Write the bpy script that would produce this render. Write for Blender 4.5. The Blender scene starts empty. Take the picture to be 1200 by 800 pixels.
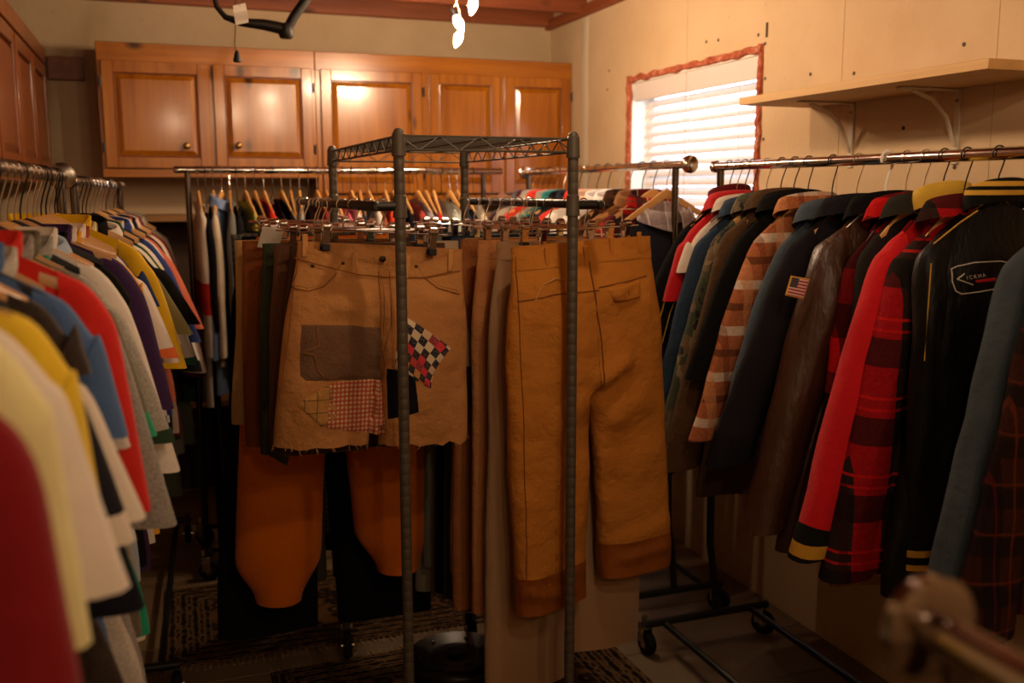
import bpy, bmesh, math, random
from math import sin, cos, tan, pi, radians, sqrt, exp, floor
from mathutils import Vector, Matrix, noise
from mathutils.bvhtree import BVHTree
random.seed(7)
SC = bpy.context.scene
COL = SC.collection
PI = pi
# ------------------------------------------------------------------ camera
CAM = Vector((0, 0, 1.5)); FPX = 1130.0
YAW, PITCH, ROLL = radians(20.0), radians(8.85), radians(-0.1)
_fw = Vector((sin(YAW)*cos(PITCH), cos(YAW)*cos(PITCH), -sin(PITCH)))
_r = Vector((cos(YAW), -sin(YAW), 0)); _u = _r.cross(_fw)
_ri = cos(ROLL)*_r + sin(ROLL)*_u; _up = -sin(ROLL)*_r + cos(ROLL)*_u
cd = bpy.data.cameras.new('camera'); cam = bpy.data.objects.new('camera', cd); COL.objects.link(cam)
cd.sensor_width = 36; cd.lens = FPX/1200*36
mt = Matrix((_ri, _up, -_fw)).transposed().to_4x4(); mt.translation = CAM
cam.matrix_world = mt
cd.dof.use_dof = True; cd.dof.focus_distance = 2.3; cd.dof.aperture_fstop = 2.8
cd.clip_start = 0.02
SC.camera = cam
def on(x, y, **k):          # photo pixel -> point of a world plane
    d = _ri*((x-600)/FPX) + _up*((400-y)/FPX) + _fw
    a, v = list(k.items())[0]; i = 'XYZ'.index(a)
    return CAM + d*((v-CAM[i])/d[i])
# ------------------------------------------------------------------ world + exposure
W = bpy.data.worlds.new('sky'); SC.world = W; W.use_nodes = True
bg = W.node_tree.nodes['Background']; bg.inputs[0].default_value = (.80, .88, 1.0, 1); bg.inputs[1].default_value = 8.5
SC.view_settings.view_transform = 'Standard'; SC.view_settings.look = 'None'
SC.view_settings.gamma = 1; SC.view_settings.use_curve_mapping = False
SC.view_settings.exposure = -0.58
BULB_STRENGTH = 1300.0
BULB_COLOR = (1.0, .71, .45)
# ------------------------------------------------------------------ materials
def lin(h):
    h = h.lstrip('#'); c = [int(h[i:i+2], 16)/255 for i in (0, 2, 4)]
    return tuple(x/12.92 if x <= .04045 else ((x+.055)/1.055)**2.4 for x in c) + (1,)
class NT:
    def __init__(s, name):
        s.m = bpy.data.materials.new(name); s.m.use_nodes = True
        s.t = s.m.node_tree; s.b = s.t.nodes['Principled BSDF']
    def n(s, typ, **k):
        nd = s.t.nodes.new(typ)
        for a, v in k.items():
            if a[0] == 'i' and a[1:].isdigit(): s.set(nd.inputs[int(a[1:])], v)
            elif a.startswith('in_'): s.set(nd.inputs[a[3:].replace('_', ' ')], v)
            else: setattr(nd, a, v)
        return nd
    def set(s, inp, v):
        if isinstance(v, bpy.types.NodeSocket): s.t.links.new(v, inp)
        else: inp.default_value = v
    def base(s, v): s.set(s.b.inputs['Base Color'], v)
    def p(s, name, v): s.set(s.b.inputs[name], v)
    def obj(s): return s.n('ShaderNodeTexCoord').outputs['Object']
    def map(s, v, sc=(1, 1, 1), rot=(0, 0, 0), loc=(0, 0, 0)):
        m = s.n('ShaderNodeMapping'); s.set(m.inputs[0], v)
        m.inputs['Scale'].default_value = sc; m.inputs['Rotation'].default_value = rot; m.inputs['Location'].default_value = loc
        return m.outputs[0]
    def noise(s, v, scale, detail=3, rough=.5):
        return s.n('ShaderNodeTexNoise', in_Vector=v, in_Scale=scale, in_Detail=detail, in_Roughness=rough).outputs[0]
    def mix(s, f, a, b, mode='MIX'):
        m = s.n('ShaderNodeMix', data_type='RGBA', blend_type=mode)
        s.set(m.inputs[0], f); s.set(m.inputs[6], a); s.set(m.inputs[7], b); return m.outputs[2]
    def math(s, op, a, b=0.0):
        m = s.n('ShaderNodeMath', operation=op); s.set(m.inputs[0], a); s.set(m.inputs[1], b); return m.outputs[0]
    def ramp(s, f, stops, interp='LINEAR'):
        r = s.n('ShaderNodeValToRGB'); s.set(r.inputs[0], f); cr = r.color_ramp; cr.interpolation = interp
        while len(cr.elements) < len(stops): cr.elements.new(.5)
        for e, (p, c) in zip(cr.elements, stops): e.position = p; e.color = c
        return r.outputs[0]
    def bump(s, h, strength=.3, dist=.01):
        b = s.n('ShaderNodeBump', in_Height=h, in_Strength=strength, in_Distance=dist); s.p('Normal', b.outputs[0])
    def sep(s, v): return s.n('ShaderNodeSeparateXYZ', i0=v).outputs
def sheen(t, c, v): t.p('Sheen Weight', v if max(c[:3]) > .12 else 0.0)
def shade(c, f): return tuple(min(1, x*f) for x in c[:3]) + (1,)
_MC = {}
def cached(fn):
    def w(*a, **k):
        key = repr((fn.__name__, a, tuple(sorted(k.items()))))
        if key not in _MC: _MC[key] = fn(*a, **k)
        return _MC[key]
    return w
@cached
def cotton(h, rough=.93, var=.16, wr=.25):
    t = NT('cotton_'+h); c = lin(h); o = t.obj()
    f = t.noise(o, 9, 4); t.base(t.mix(f, shade(c, 1-var), shade(c, 1+var)))
    t.p('Roughness', rough); sheen(t, c, .1); t.p('Specular IOR Level', .2 if max(c[:3]) > .06 else .08)
    h1 = t.noise(o, 22, 4, .6); h2 = t.noise(o, 600, 1)
    t.bump(t.math('ADD', h1, t.math('MULTIPLY', h2, .06)), wr, .02); return t.m
@cached
def heather(h, h2, sc=260):
    t = NT('heather_'+h); o = t.obj()
    f = t.ramp(t.noise(o, sc, 2), [(.35, lin(h)), (.65, lin(h2))]); t.base(f)
    t.p('Roughness', .95); t.p('Sheen Weight', .15); t.p('Specular IOR Level', .15)
    t.bump(t.noise(o, 24, 4, .6), .25, .02); return t.m
@cached
def denim(h, wash=1.5):
    t = NT('denim_'+h); c = lin(h); o = t.obj()
    f1 = t.noise(t.map(o, (900, 900, 40)), 1, 2); f2 = t.noise(o, 7, 4, .6)
    a = t.mix(t.ramp(f2, [(.4, (0, 0, 0, 1)), (.72, (1, 1, 1, 1))]), c, shade(c, wash))
    t.base(t.mix(t.math('MULTIPLY', f1, .5), a, shade(c, 1.7)))
    t.p('Roughness', .9); t.p('Specular IOR Level', .2); t.bump(t.noise(o, 26, 4, .65), .35, .02); return t.m
@cached
def corduroy(h, n=1300):
    t = NT('corduroy_'+h); c = lin(h); o = t.obj(); x = t.sep(o)[0]
    w = t.math('SINE', t.math('MULTIPLY', x, float(n*2)))
    w01 = t.math('ADD', t.math('MULTIPLY', w, .5), .5)
    t.base(t.mix(t.math('MULTIPLY', w01, t.noise(o, 6, 3)), shade(c, .8), shade(c, 1.2)))
    t.p('Roughness', .92); sheen(t, c, .15); t.bump(t.math('ADD', t.math('MULTIPLY', w01, .12), t.noise(o, 20, 3)), .35, .015); return t.m
@cached
def canvas(h, var=.22):
    t = NT('canvas_'+h); c = lin(h); o = t.obj()
    f = t.noise(o, 5, 5, .6); g = t.noise(t.map(o, (40, 40, 300)), 1, 2)
    t.base(t.mix(t.math('MULTIPLY', g, .35), t.mix(f, shade(c, 1-var), shade(c, 1+var)), shade(c, 1.35)))
    t.p('Roughness', .88); t.p('Specular IOR Level', .15)
    t.bump(t.math('ADD', t.noise(o, 13, 5, .6), t.math('MULTIPLY', t.noise(o, 500, 1), .04)), .6, .03); return t.m
@cached
def satin(h, rough=.42):
    t = NT('satin_'+h); c = lin(h); o = t.obj(); t.base(t.mix(t.noise(o, 8), shade(c, .85), shade(c, 1.15)))
    t.p('Roughness', rough); t.p('Specular IOR Level', .4 if max(c[:3]) > .03 else .22); t.bump(t.noise(t.map(o, (14, 14, 5)), 1, 4, .55), .5, .03); return t.m
@cached
def plaid(name, base, stripes, wool=True):
    # stripes: (axis, period, width fraction, offset, colour, alpha)
    t = NT('plaid_'+name); o = t.obj(); jit = t.noise(o, 140, 2)
    s = t.sep(o); col = lin(base)
    for ax, per, wd, off, hx, al in stripes:
        v = t.math('ADD', s['xyz'.index(ax)], off+10*per)
        v = t.math('FLOORED_MODULO', v, per)
        m = t.math('MULTIPLY', t.math('LESS_THAN', v, per*wd), al)
        col = t.mix(m, col, lin(hx))
    t.base(t.mix(.35, col, t.mix(jit, (0, 0, 0, 1), (1, 1, 1, 1)), 'OVERLAY'))
    t.p('Roughness', .95); t.p('Sheen Weight', 0.0); t.p('Specular IOR Level', .08)
    t.bump(t.noise(o, 24, 4, .6), .3, .02); return t.m
@cached
def camo():
    t = NT('camouflage'); o = t.map(t.obj(), (9, 9, 6))
    a = t.ramp(t.noise(o, 1.3, 3), [(.0, lin('46402a')), (.47, lin('5e4d34')), (.58, lin('7a6848'))], 'CONSTANT')
    b = t.ramp(t.noise(t.map(o, loc=(5, 3, 1)), 1.6, 3), [(0, (0, 0, 0, 1)), (.54, (1, 1, 1, 1))], 'CONSTANT')
    c = t.ramp(t.noise(t.map(o, loc=(9, 1, 7)), 1.9, 3), [(0, (0, 0, 0, 1)), (.61, (1, 1, 1, 1))], 'CONSTANT')
    t.base(t.mix(c, t.mix(b, a, lin('343a26')), lin('15130f'))); t.p('Roughness', .93); t.bump(t.noise(t.obj(), 22, 4, .6), .3, .02); return t.m
@cached
def rib(h):
    t = NT('rib_knit_'+h); o = t.obj(); c = lin(h); x = t.sep(o)
    w = t.math('SINE', t.math('MULTIPLY', t.math('ADD', x[0], x[1]), 1100.0))
    t.base(t.mix(t.math('ADD', t.math('MULTIPLY', w, .25), .5), shade(c, .7), shade(c, 1.15))); t.p('Roughness', .95); t.bump(w, .3, .003); return t.m
@cached
def bands(name, axis, stops):
    # colour bands along a local axis: stops [(position m, hex)], constant
    t = NT('bands_'+name); s = t.sep(t.obj())['xyz'.index(axis)]; col = lin(stops[0][1])
    for pos, hx in stops[1:]: col = t.mix(t.math('GREATER_THAN', s, pos), col, lin(hx))
    t.base(col); t.p('Roughness', .93); t.p('Specular IOR Level', .2); t.bump(t.noise(t.obj(), 22, 4, .6), .25, .02); return t.m
@cached
def metal(h, rough=.2, met=1.0, bumpy=0.0):
    t = NT('metal_'+h); t.base(lin(h)); t.p('Metallic', met); t.p('Roughness', rough)
    if bumpy: t.bump(t.noise(t.obj(), 300, 2), bumpy, .002)
    return t.m
@cached
def plain(h, rough=.6, spec=.4):
    t = NT('plain_'+h); o = t.obj(); c = lin(h); t.base(t.mix(t.noise(o, 12, 3), shade(c, .9), shade(c, 1.1))); t.p('Roughness', rough); t.p('Specular IOR Level', spec); return t.m
@cached
def wood(h, h2, axis='z', rough=.3, coat=.4, knots=True, scale=1.0):
    t = NT('wood_'+h+axis); o = t.obj()
    geo = t.n('ShaderNodeObjectInfo').outputs['Random']
    ov = t.n('ShaderNodeVectorMath', operation='ADD'); t.set(ov.inputs[0], o)
    cx = t.n('ShaderNodeCombineXYZ', i0=t.math('MULTIPLY', geo, 7.0), i1=t.math('MULTIPLY', geo, 3.0), i2=t.math('MULTIPLY', geo, 5.0)); t.set(ov.inputs[1], cx.outputs[0])
    sc = {'z': (22, 22, 1.4), 'x': (1.4, 22, 22), 'y': (22, 1.4, 22)}[axis]
    v = t.map(ov.outputs[0], tuple(a*scale for a in sc))
    g = t.noise(v, 1.0, 6, .62)
    col = t.ramp(g, [(.3, lin(h)), (.7, lin(h2))])
    if knots:
        ks = {'z': (6, 6, 3.2), 'x': (3.2, 6, 6), 'y': (6, 3.2, 6)}[axis]
        vo = t.n('ShaderNodeTexVoronoi', in_Vector=t.map(ov.outputs[0], ks), in_Scale=1.0).outputs['Distance']
        col = t.mix(t.ramp(vo, [(.05, (1, 1, 1, 1)), (.16, (0, 0, 0, 1))]), col, shade(lin(h), .28))
    t.base(col); t.p('Roughness', rough); t.p('Coat Weight', coat); t.p('Coat Roughness', .12)
    t.bump(g, .12, .004); return t.m
def wallmat(name, h, h2, sc=2.2):
    t = NT(name); o = t.obj()
    a = t.ramp(t.noise(o, sc, 6, .6), [(.35, lin(h)), (.68, lin(h2))])
    sp = t.ramp(t.noise(o, 38, 2), [(.74, (0, 0, 0, 1)), (.79, (1, 1, 1, 1))])
    t.base(t.mix(t.math('MULTIPLY', sp, .35), a, lin('6f5b40'))); t.p('Roughness', .82); t.p('Specular IOR Level', .25)
    t.bump(t.math('ADD', t.noise(o, 60, 3), t.math('MULTIPLY', t.noise(o, 3, 3), 2.0)), .16, .01); return t.m
CHROME = metal('d8d4cf', .13); CHROMED = metal('8d857c', .2); BLACKM = metal('16150f', .45, .0); GUN = metal('564e42', .5, .2)
BRASS = metal('b58f4e', .35); BLKPL = plain('0d0c0b', .55); RUBBER = plain('12110f', .75, .2)
HWOOD = wood('c08a4c', 'd9a768', 'x', .38, .25, False); HWOOD2 = wood('a8743c', 'c4935a', 'x', .38, .25, False)
WHITEPL = plain('e9e4da', .4)
# ------------------------------------------------------------------ mesh helpers
def link(o, parent=None):
    COL.objects.link(o)
    if parent is not None: o.parent = parent
    return o
class MB:
    def __init__(s): s.v = []; s.f = []
    def add(s, vs, fs):
        n = len(s.v); s.v += [tuple(x) for x in vs]; s.f += [tuple(i+n for i in f) for f in fs]; return s
    def box(s, c, d, bev=0.0, rot=None, seg=1):
        bm = bmesh.new(); bmesh.ops.create_cube(bm, size=1); bmesh.ops.scale(bm, vec=d, verts=bm.verts)
        if bev: bmesh.ops.bevel(bm, geom=bm.edges[:], offset=bev, segments=seg, affect='EDGES', profile=.6)
        if rot is not None: bmesh.ops.transform(bm, matrix=rot, verts=bm.verts)
        bm.verts.index_update()
        s.add([v.co+Vector(c) for v in bm.verts], [[v.index for v in f.verts] for f in bm.faces]); bm.free(); return s
    def bar(s, a, b, w, h, bev=.0):          # box along a segment
        a = Vector(a); b = Vector(b); d = b-a; L = d.length; q = d.to_track_quat('X', 'Z').to_matrix().to_4x4()
        return s.box((a+b)/2, (L, w, h), bev, q)
    def tube(s, pts, r, n=8, cap=True, closed=False):
        pts = [Vector(p) for p in pts]; m = len(pts); R = r if isinstance(r, (list, tuple)) else [r]*m
        rings = []; up = None
        for i, p in enumerate(pts):
            if closed: t = (pts[(i+1) % m]-pts[i-1])
            else: t = pts[min(i+1, m-1)]-pts[max(i-1, 0)]
            t.normalize()
            if up is None:
                up = t.orthogonal().normalized()
            else:
                up = (up - t*up.dot(t)); up = up.normalized() if up.length > 1e-6 else t.orthogonal().normalized()
            w = t.cross(up)
            rings.append([p + (up*cos(2*PI*k/n) + w*sin(2*PI*k/n))*R[i] for k in range(n)])
        vs = [v for rg in rings for v in rg]; fs = []
        for i in range(m if closed else m-1):
            j = (i+1) % m
            for k in range(n): fs.append((i*n+k, i*n+(k+1) % n, j*n+(k+1) % n, j*n+k))
        if cap and not closed: fs += [tuple(range(n-1, -1, -1)), tuple((m-1)*n+k for k in range(n))]
        return s.add(vs, fs)
    def lathe(s, prof, o=(0, 0, 0), axis='z', n=20):      # prof: (radius, height)
        vs = []; fs = []; o = Vector(o)
        for r, h in prof:
            for k in range(n):
                a = 2*PI*k/n; c = (r*cos(a), r*sin(a), h)
                c = {'z': c, 'y': (c[0], c[2], c[1]), 'x': (c[2], c[0], c[1])}[axis]; vs.append(o+Vector(c))
        for i in range(len(prof)-1):
            for k in range(n): fs.append((i*n+k, i*n+(k+1) % n, (i+1)*n+(k+1) % n, (i+1)*n+k))
        fs += [tuple(range(n-1, -1, -1)), tuple((len(prof)-1)*n+k for k in range(n))]
        return s.add(vs, fs)
    def mesh(s, name, mat=None, smooth=True, ang=40):
        me = bpy.data.meshes.new(name); me.from_pydata(s.v, [], s.f)
        bm = bmesh.new(); bm.from_mesh(me); bmesh.ops.recalc_face_normals(bm, faces=bm.faces); bm.to_mesh(me); bm.free()
        if mat: me.materials.append(mat)
        if smooth:
            me.shade_smooth()
            if ang: me.set_sharp_from_angle(angle=radians(ang))
        return me
    def obj(s, name, mat, parent=None, loc=None, smooth=True, ang=40):
        o = bpy.data.objects.new(name, s.mesh(name, mat, smooth, ang)); link(o, parent)
        if loc is not None: o.location = loc
        return o
def tag(o, label, cat, group=None):
    o['label'] = label; o['category'] = cat
    if group: o['group'] = group
    return o
def empty(name, loc=(0, 0, 0), label=None, cat=None, group=None, rot=(0, 0, 0)):
    o = bpy.data.objects.new(name, None); o.empty_display_size = .05; link(o); o.location = loc; o.rotation_euler = rot
    if label: tag(o, label, cat, group)
    return o
def struct(o): o['kind'] = 'structure'; return o
def inst(name, mesh, parent, loc=(0, 0, 0), rot=(0, 0, 0)):
    o = bpy.data.objects.new(name, mesh); link(o, parent); o.location = loc; o.rotation_euler = rot; return o
def sm(a, b, x):
    t = max(0, min(1, (x-a)/(b-a))); return t*t*(3-2*t)
def lerp(a, b, t): return a+(b-a)*t
def crom(pts, t):            # catmull-rom through tuples, t in 0..1
    n = len(pts)-1; x = t*n; i = min(int(x), n-1); f = x-i
    p0 = pts[max(i-1, 0)]; p1 = pts[i]; p2 = pts[i+1]; p3 = pts[min(i+2, n)]
    return tuple(.5*(2*b+(c-a)*f+(2*a-5*b+4*c-d)*f*f+(3*b-a-3*c+d)*f**3) for a, b, c, d in zip(p0, p1, p2, p3))
def nz(x, y, z): return noise.noise(Vector((x, y, z)))
# ------------------------------------------------------------------ the room
XR, XL, YB, YF, ZC = 2.05, -.86, 5.01, -1.7, 2.36
WALLR = wallmat('drywall_cream', 'c6a882', 'd3b794'); WALLB = wallmat('drywall_tan', 'b59c7b', 'c2aa8a'); 
WY0, WY1, WZ0, WZ1 = 3.03, 4.05, 1.12, 1.995
b = MB(); X0, X1 = XR, XR+.12
def wb(b, y0, y1, z0, z1): b.box(((X0+X1)/2, (y0+y1)/2, (z0+z1)/2), (X1-X0, y1-y0, z1-z0))
wb(b, YF, WY0, -.1, 2.64); wb(b, WY1, YB+.12, -.1, 2.64); wb(b, WY0, WY1, -.1, WZ0); wb(b, WY0, WY1, WZ1, 2.64)
wr = struct(b.obj('wall_right', WALLR, smooth=False))
wbk = struct(MB().box(((XL+XR)/2, YB+.06, 1.27), (XR-XL, .12, 2.74)).obj('wall_back', WALLB, smooth=False))
struct(MB().box((XL-.06, (YF+YB)/2, 1.27), (.12, YB-YF+.24, 2.74)).obj('wall_left', WALLB, smooth=False))
struct(MB().box(((XL+XR)/2, YF-.06, 1.27), (XR-XL+.24, .12, 2.74)).obj('wall_front', WALLB, smooth=False))
# floor: wide boards
t = NT('floor_board'); o = t.obj(); rnd = t.n('ShaderNodeObjectInfo').outputs['Random']
g = t.noise(t.map(o, (1.5, 20, 20)), 1, 5, .6)
c = t.mix(rnd, lin('6d5a42'), lin('8a7150')); t.base(t.mix(t.math('MULTIPLY', g, .7), c, lin('5b4934'))); t.p('Roughness', .6); t.bump(g, .1, .003)
FLOORM = t.m
fl = struct(MB().box(((XL+XR)/2, (YF+YB)/2, -.06), (XR-XL+.2, YB-YF+.2, .08)).obj('floor', plain('3a2f22', .8), smooth=False))
bw = .29; k = 0; y = YF
bmesh_board = MB().box((0, 0, 0), (XR-XL-.01, bw-.004, .02), .002).mesh('floor_board', FLOORM, False)
while y < YB:
    inst('floor_board', bmesh_board, fl, ((XL+XR)/2, y+bw/2, -.01)); y += bw
# ceiling
CEILW = wood('4a2414', '6e3a20', 'x', .7, 0, True); JOIST = wood('7a3a1c', '9a5229', 'x', .6, 0, True)
ce = struct(MB().box(((XL+XR)/2, (YF+YB)/2, 2.62), (XR-XL+.2, YB-YF+.2, .04)).obj('ceiling', CEILW, smooth=False))
jm = MB().box((0, 0, 0), (XR-XL, .042, .22), .003).mesh('ceiling_joist', JOIST, False)
for y in (4.985, 4.56, 4.16, 3.76, 3.36, 2.96, 2.56, 2.16, 1.76, 1.36, .96, .56, .16, -.24, -.64, -1.04, -1.44):
    inst('ceiling_joist', jm, ce, ((XL+XR)/2, y, ZC+.12+(.0 if y < 4.9 else .0)))
JOISTY = wood('7a3a1c', '9a5229', 'y', .6, 0, True)
struct(MB().box((XR-.018, (YF+YB)/2, ZC+.02), (.034, YB-YF, .05), .003).obj('trim_1', JOISTY, smooth=False))
# drywall marks on the right wall: joint compound strip, nail heads, seams
PLASTER = wallmat('joint_compound', 'cdbda0', 'd8cab0')
b = MB(); n = 26; vs = []
for i in range(n+1):
    z = lerp(1.2, ZC-.01, i/n); w = .035+.018*nz(z*6, 1, 0)+(.02 if z < 1.75 else 0)*(.5+.5*nz(z*20, 4, 0))
    yc = 4.55+.01*nz(z*4, 7, 0)
    for q, (dy, dx) in enumerate(((-w, 0), (-w*.8, .0025), (w*.8, .0025), (w, 0))): vs.append((XR-dx-.0003, yc+dy, z))
fs = [(i*4+j, i*4+j+1, i*4+j+5, i*4+j+4) for i in range(n) for j in range(3)]
b.add(vs, fs).obj('joint_compound', PLASTER, wr)
b = MB()
for yy in (3.55, 2.585, 1.98):
    b.tube([(XR-.0004, yy, 1.0), (XR-.0004, yy+.004, 2.33)], .0009, 4)
b.obj('drywall_seam', plain('b29b76', .9), wr)
nm = MB().lathe([(.006, 0), (.006, .0015), (.004, .002)], n=10, axis='x').mesh('nail_head', plain('3a2a1a', .6), False)
for px_, py_ in ((714, 83), (828, 49), (842, 47), (897, 51), (889, 41), (950, 87), (1001, 86), (1130, 52), (1059, 150), (895, 163), (712, 105), (1119, 196), (897, 92)):
    p = on(px_, py_, X=XR); inst('nail_head', nm, wr, (XR-.002, p.y, p.z))
b = MB(); p = on(899, 35, X=XR)
b.box((XR-.001, p.y, p.z), (.002, .012, .05)).obj('wall_gouge', plain('4a3a26', .9), wr)
# ------------------------------------------------------------------ window with blind
REV = plain('e6ddcf', .6); 
win = empty('window_1', (XR, (WY0+WY1)/2, WZ0)); struct(win); wy = (WY1-WY0)
FOAM = NT('torn_insulation'); o = FOAM.obj(); FOAM.base(FOAM.ramp(FOAM.noise(o, 30, 4, .7), [(.3, lin('8c3a22')), (.55, lin('b8603f')), (.72, lin('dca58c'))])); FOAM.p('Roughness', .95); FOAM.bump(FOAM.noise(o, 70, 4), .8, .02); FOAM = FOAM.m
def win_local(b): b.v = [(x-XR, y-(WY0+WY1)/2, z-WZ0) for x, y, z in b.v]; return b
# jambs
for yy in (WY0+.008, WY1-.008):
    win_local(MB().box((XR+.06, yy, (WZ0+WZ1)/2), (.118, .016, WZ1-WZ0-.03), .002)).obj('jamb', REV, win)
for zz in (WZ0+.008, WZ1-.008):
    win_local(MB().box((XR+.06, (WY0+WY1)/2, zz), (.118, wy, .016), .002)).obj('jamb', REV, win)
def rough_strip(a, bb, w, seed):
    b = MB(); a = Vector(a); bb = Vector(bb); n = 46; d = (bb-a).normalized(); s = Vector((0, d.z, -d.y)); vs = []
    for i in range(n+1):
        p = a.lerp(bb, i/n); k = i*.35+seed; w1 = w*(.9+.7*nz(k, 0, seed)); w2 = w*(.9+.7*nz(k, 5, seed)); h = .012+.008*nz(k*1.4, 9, seed)
        vs += [p+s*w1, p+s*w1*.7+Vector((-h, 0, 0)), p-s*w2*.6+Vector((-h*.8, 0, 0)), p-s*w2]
    b.add(vs, [(i*4+j, i*4+j+1, i*4+j+5, i*4+j+4) for i in range(n) for j in range(3)]); return win_local(b)
e = .004
rough_strip((XR-.0005, WY1+e, WZ0), (XR-.0005, WY1+e, WZ1+.02), .021, 1).obj('insulation_edge', FOAM, win)
rough_strip((XR-.0005, WY0-e, WZ0), (XR-.0005, WY0-e, WZ1+.02), .014, 2).obj('insulation_edge', FOAM, win)
rough_strip((XR-.0005, WY0-.01, WZ1+e), (XR-.0005, WY1+.015, WZ1+e), .016, 3).obj('insulation_edge', FOAM, win)
fr = MB(); xo = XR+.105
for yy in (WY0+.035, WY1-.035): fr.box((xo, yy, (WZ0+WZ1)/2), (.03, .04, wy*.8), .004)
for zz in (WZ0+.03, (WZ0+WZ1)/2, WZ1-.03): fr.box((xo, (WY0+WY1)/2, zz), (.03, wy-.05, .035), .004)
win_local(fr).obj('window_frame', WHITEPL, win)
g = NT('window_glass'); g.p('Transmission Weight', 1.0); g.p('Roughness', 0.0); g.p('IOR', 1.02); g.base((1, 1, 1, 1))
win_local(MB().box((XR+.112, (WY0+WY1)/2, (WZ0+WZ1)/2), (.004, wy-.08, WZ1-WZ0-.06))).obj('pane', g.m, win)
BLIND = NT('blind_slat_white'); BLIND.base(lin('d9cfcb')); BLIND.p('Roughness', .45); BLIND.p('Subsurface Weight', 0.0); BLIND = BLIND.m
bl = empty('window_blind', (XR+.045, (WY0+WY1)/2, WZ0), 'white horizontal slat blind drawn down in the window', 'blind')
YM = (WY0+WY1)/2; bw_ = wy-.1; yo = -.035
def bl_local(b): b.v = [(x, y, z) for x, y, z in b.v]; return b
MB().box((-.03, -.0, WZ1-WZ0-.055), (.012, wy-.045, .082), .003).obj('valance', BLIND, bl)
MB().box((0, yo, WZ1-WZ0-.045), (.045, bw_, .04), .003).obj('headrail', BLIND, bl)
pitch = .0425; nsl = int((WZ1-WZ0-.13)/pitch); tilt = radians(46)
sl = MB(); vs = []; ns = 6
for q in range(ns+1):
    u = -1+2*q/ns; x = u*.025; z = .003*(1-u*u)
    xx = x*cos(tilt)-z*sin(tilt); zz = x*sin(tilt)+z*cos(tilt)
    for yy in (-bw_/2, bw_/2): vs += [(xx, yy, zz), (xx-.0022*-sin(tilt)*-1, yy, zz-.0022)]
fs = []
for q in range(ns):
    a = q*4; fs += [(a, a+2, a+6, a+4), (a+1, a+5, a+7, a+3), (a, a+4, a+5, a+1), (a+2, a+3, a+7, a+6)]
fs += [(0, 1, 3, 2), (ns*4, ns*4+2, ns*4+3, ns*4+1)]
slm = sl.add(vs, fs).mesh('slat', BLIND)
for i in range(nsl): inst('slat', slm, bl, (0, yo, WZ1-WZ0-.10-pitch*(i+.3)))
for yy in (-.36, 0.0, .34):
    MB().tube([(-.031, yy, .04), (-.031, yy, WZ1-WZ0-.09)], .0012, 5).obj('ladder_cord', WHITEPL, bl)
MB().box((0, yo, .03), (.05, bw_, .014), .003).obj('bottom_rail', BLIND, bl)
# ground seen outside
t = NT('outside_ground'); t.base(lin('cfd2d6')); t.p('Roughness', .9)
# ------------------------------------------------------------------ wall shelf
sh = empty('wall_shelf', (XR, 2.22, 1.77), 'raw pale plywood shelf board mounted on the cream wall above the jackets', 'shelf')
PLY = wood('c99a5c', 'dcb478', 'y', .6, 0, False)
sx = .275; p0 = on(866, 116, X=XR-sx); p1 = on(1158, 74, X=XR-sx)
sy0, sy1 = p1.y-2.22, p0.y-2.22
MB().box((-sx/2, (sy0+sy1)/2, .013), (sx-.002, sy1-sy0, .024), .0015).obj('board', PLY, sh)
for yy in (on(1000, 125, X=XR).y-2.22, on(1125, 105, X=XR).y-2.22):
    b = MB(); b.box((-.003, yy, -.10), (.006, .022, .2), .002); b.box((-.105, yy, -.003), (.2, .022, .006), .002)
    b.tube([(-.008, yy, -.15), (-.04, yy, -.075), (-.09, yy, -.03), (-.16, yy, -.008)], .006, 6)
    br = b.obj('bracket', plain('cdbfa8', .55), sh)
    for q in (-.03, -.17): MB().lathe([(.005, 0), (.005, .002), (.002, .003)], (-.009, yy, q), 'x', 8).obj('screw', CHROMED, br)
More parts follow.
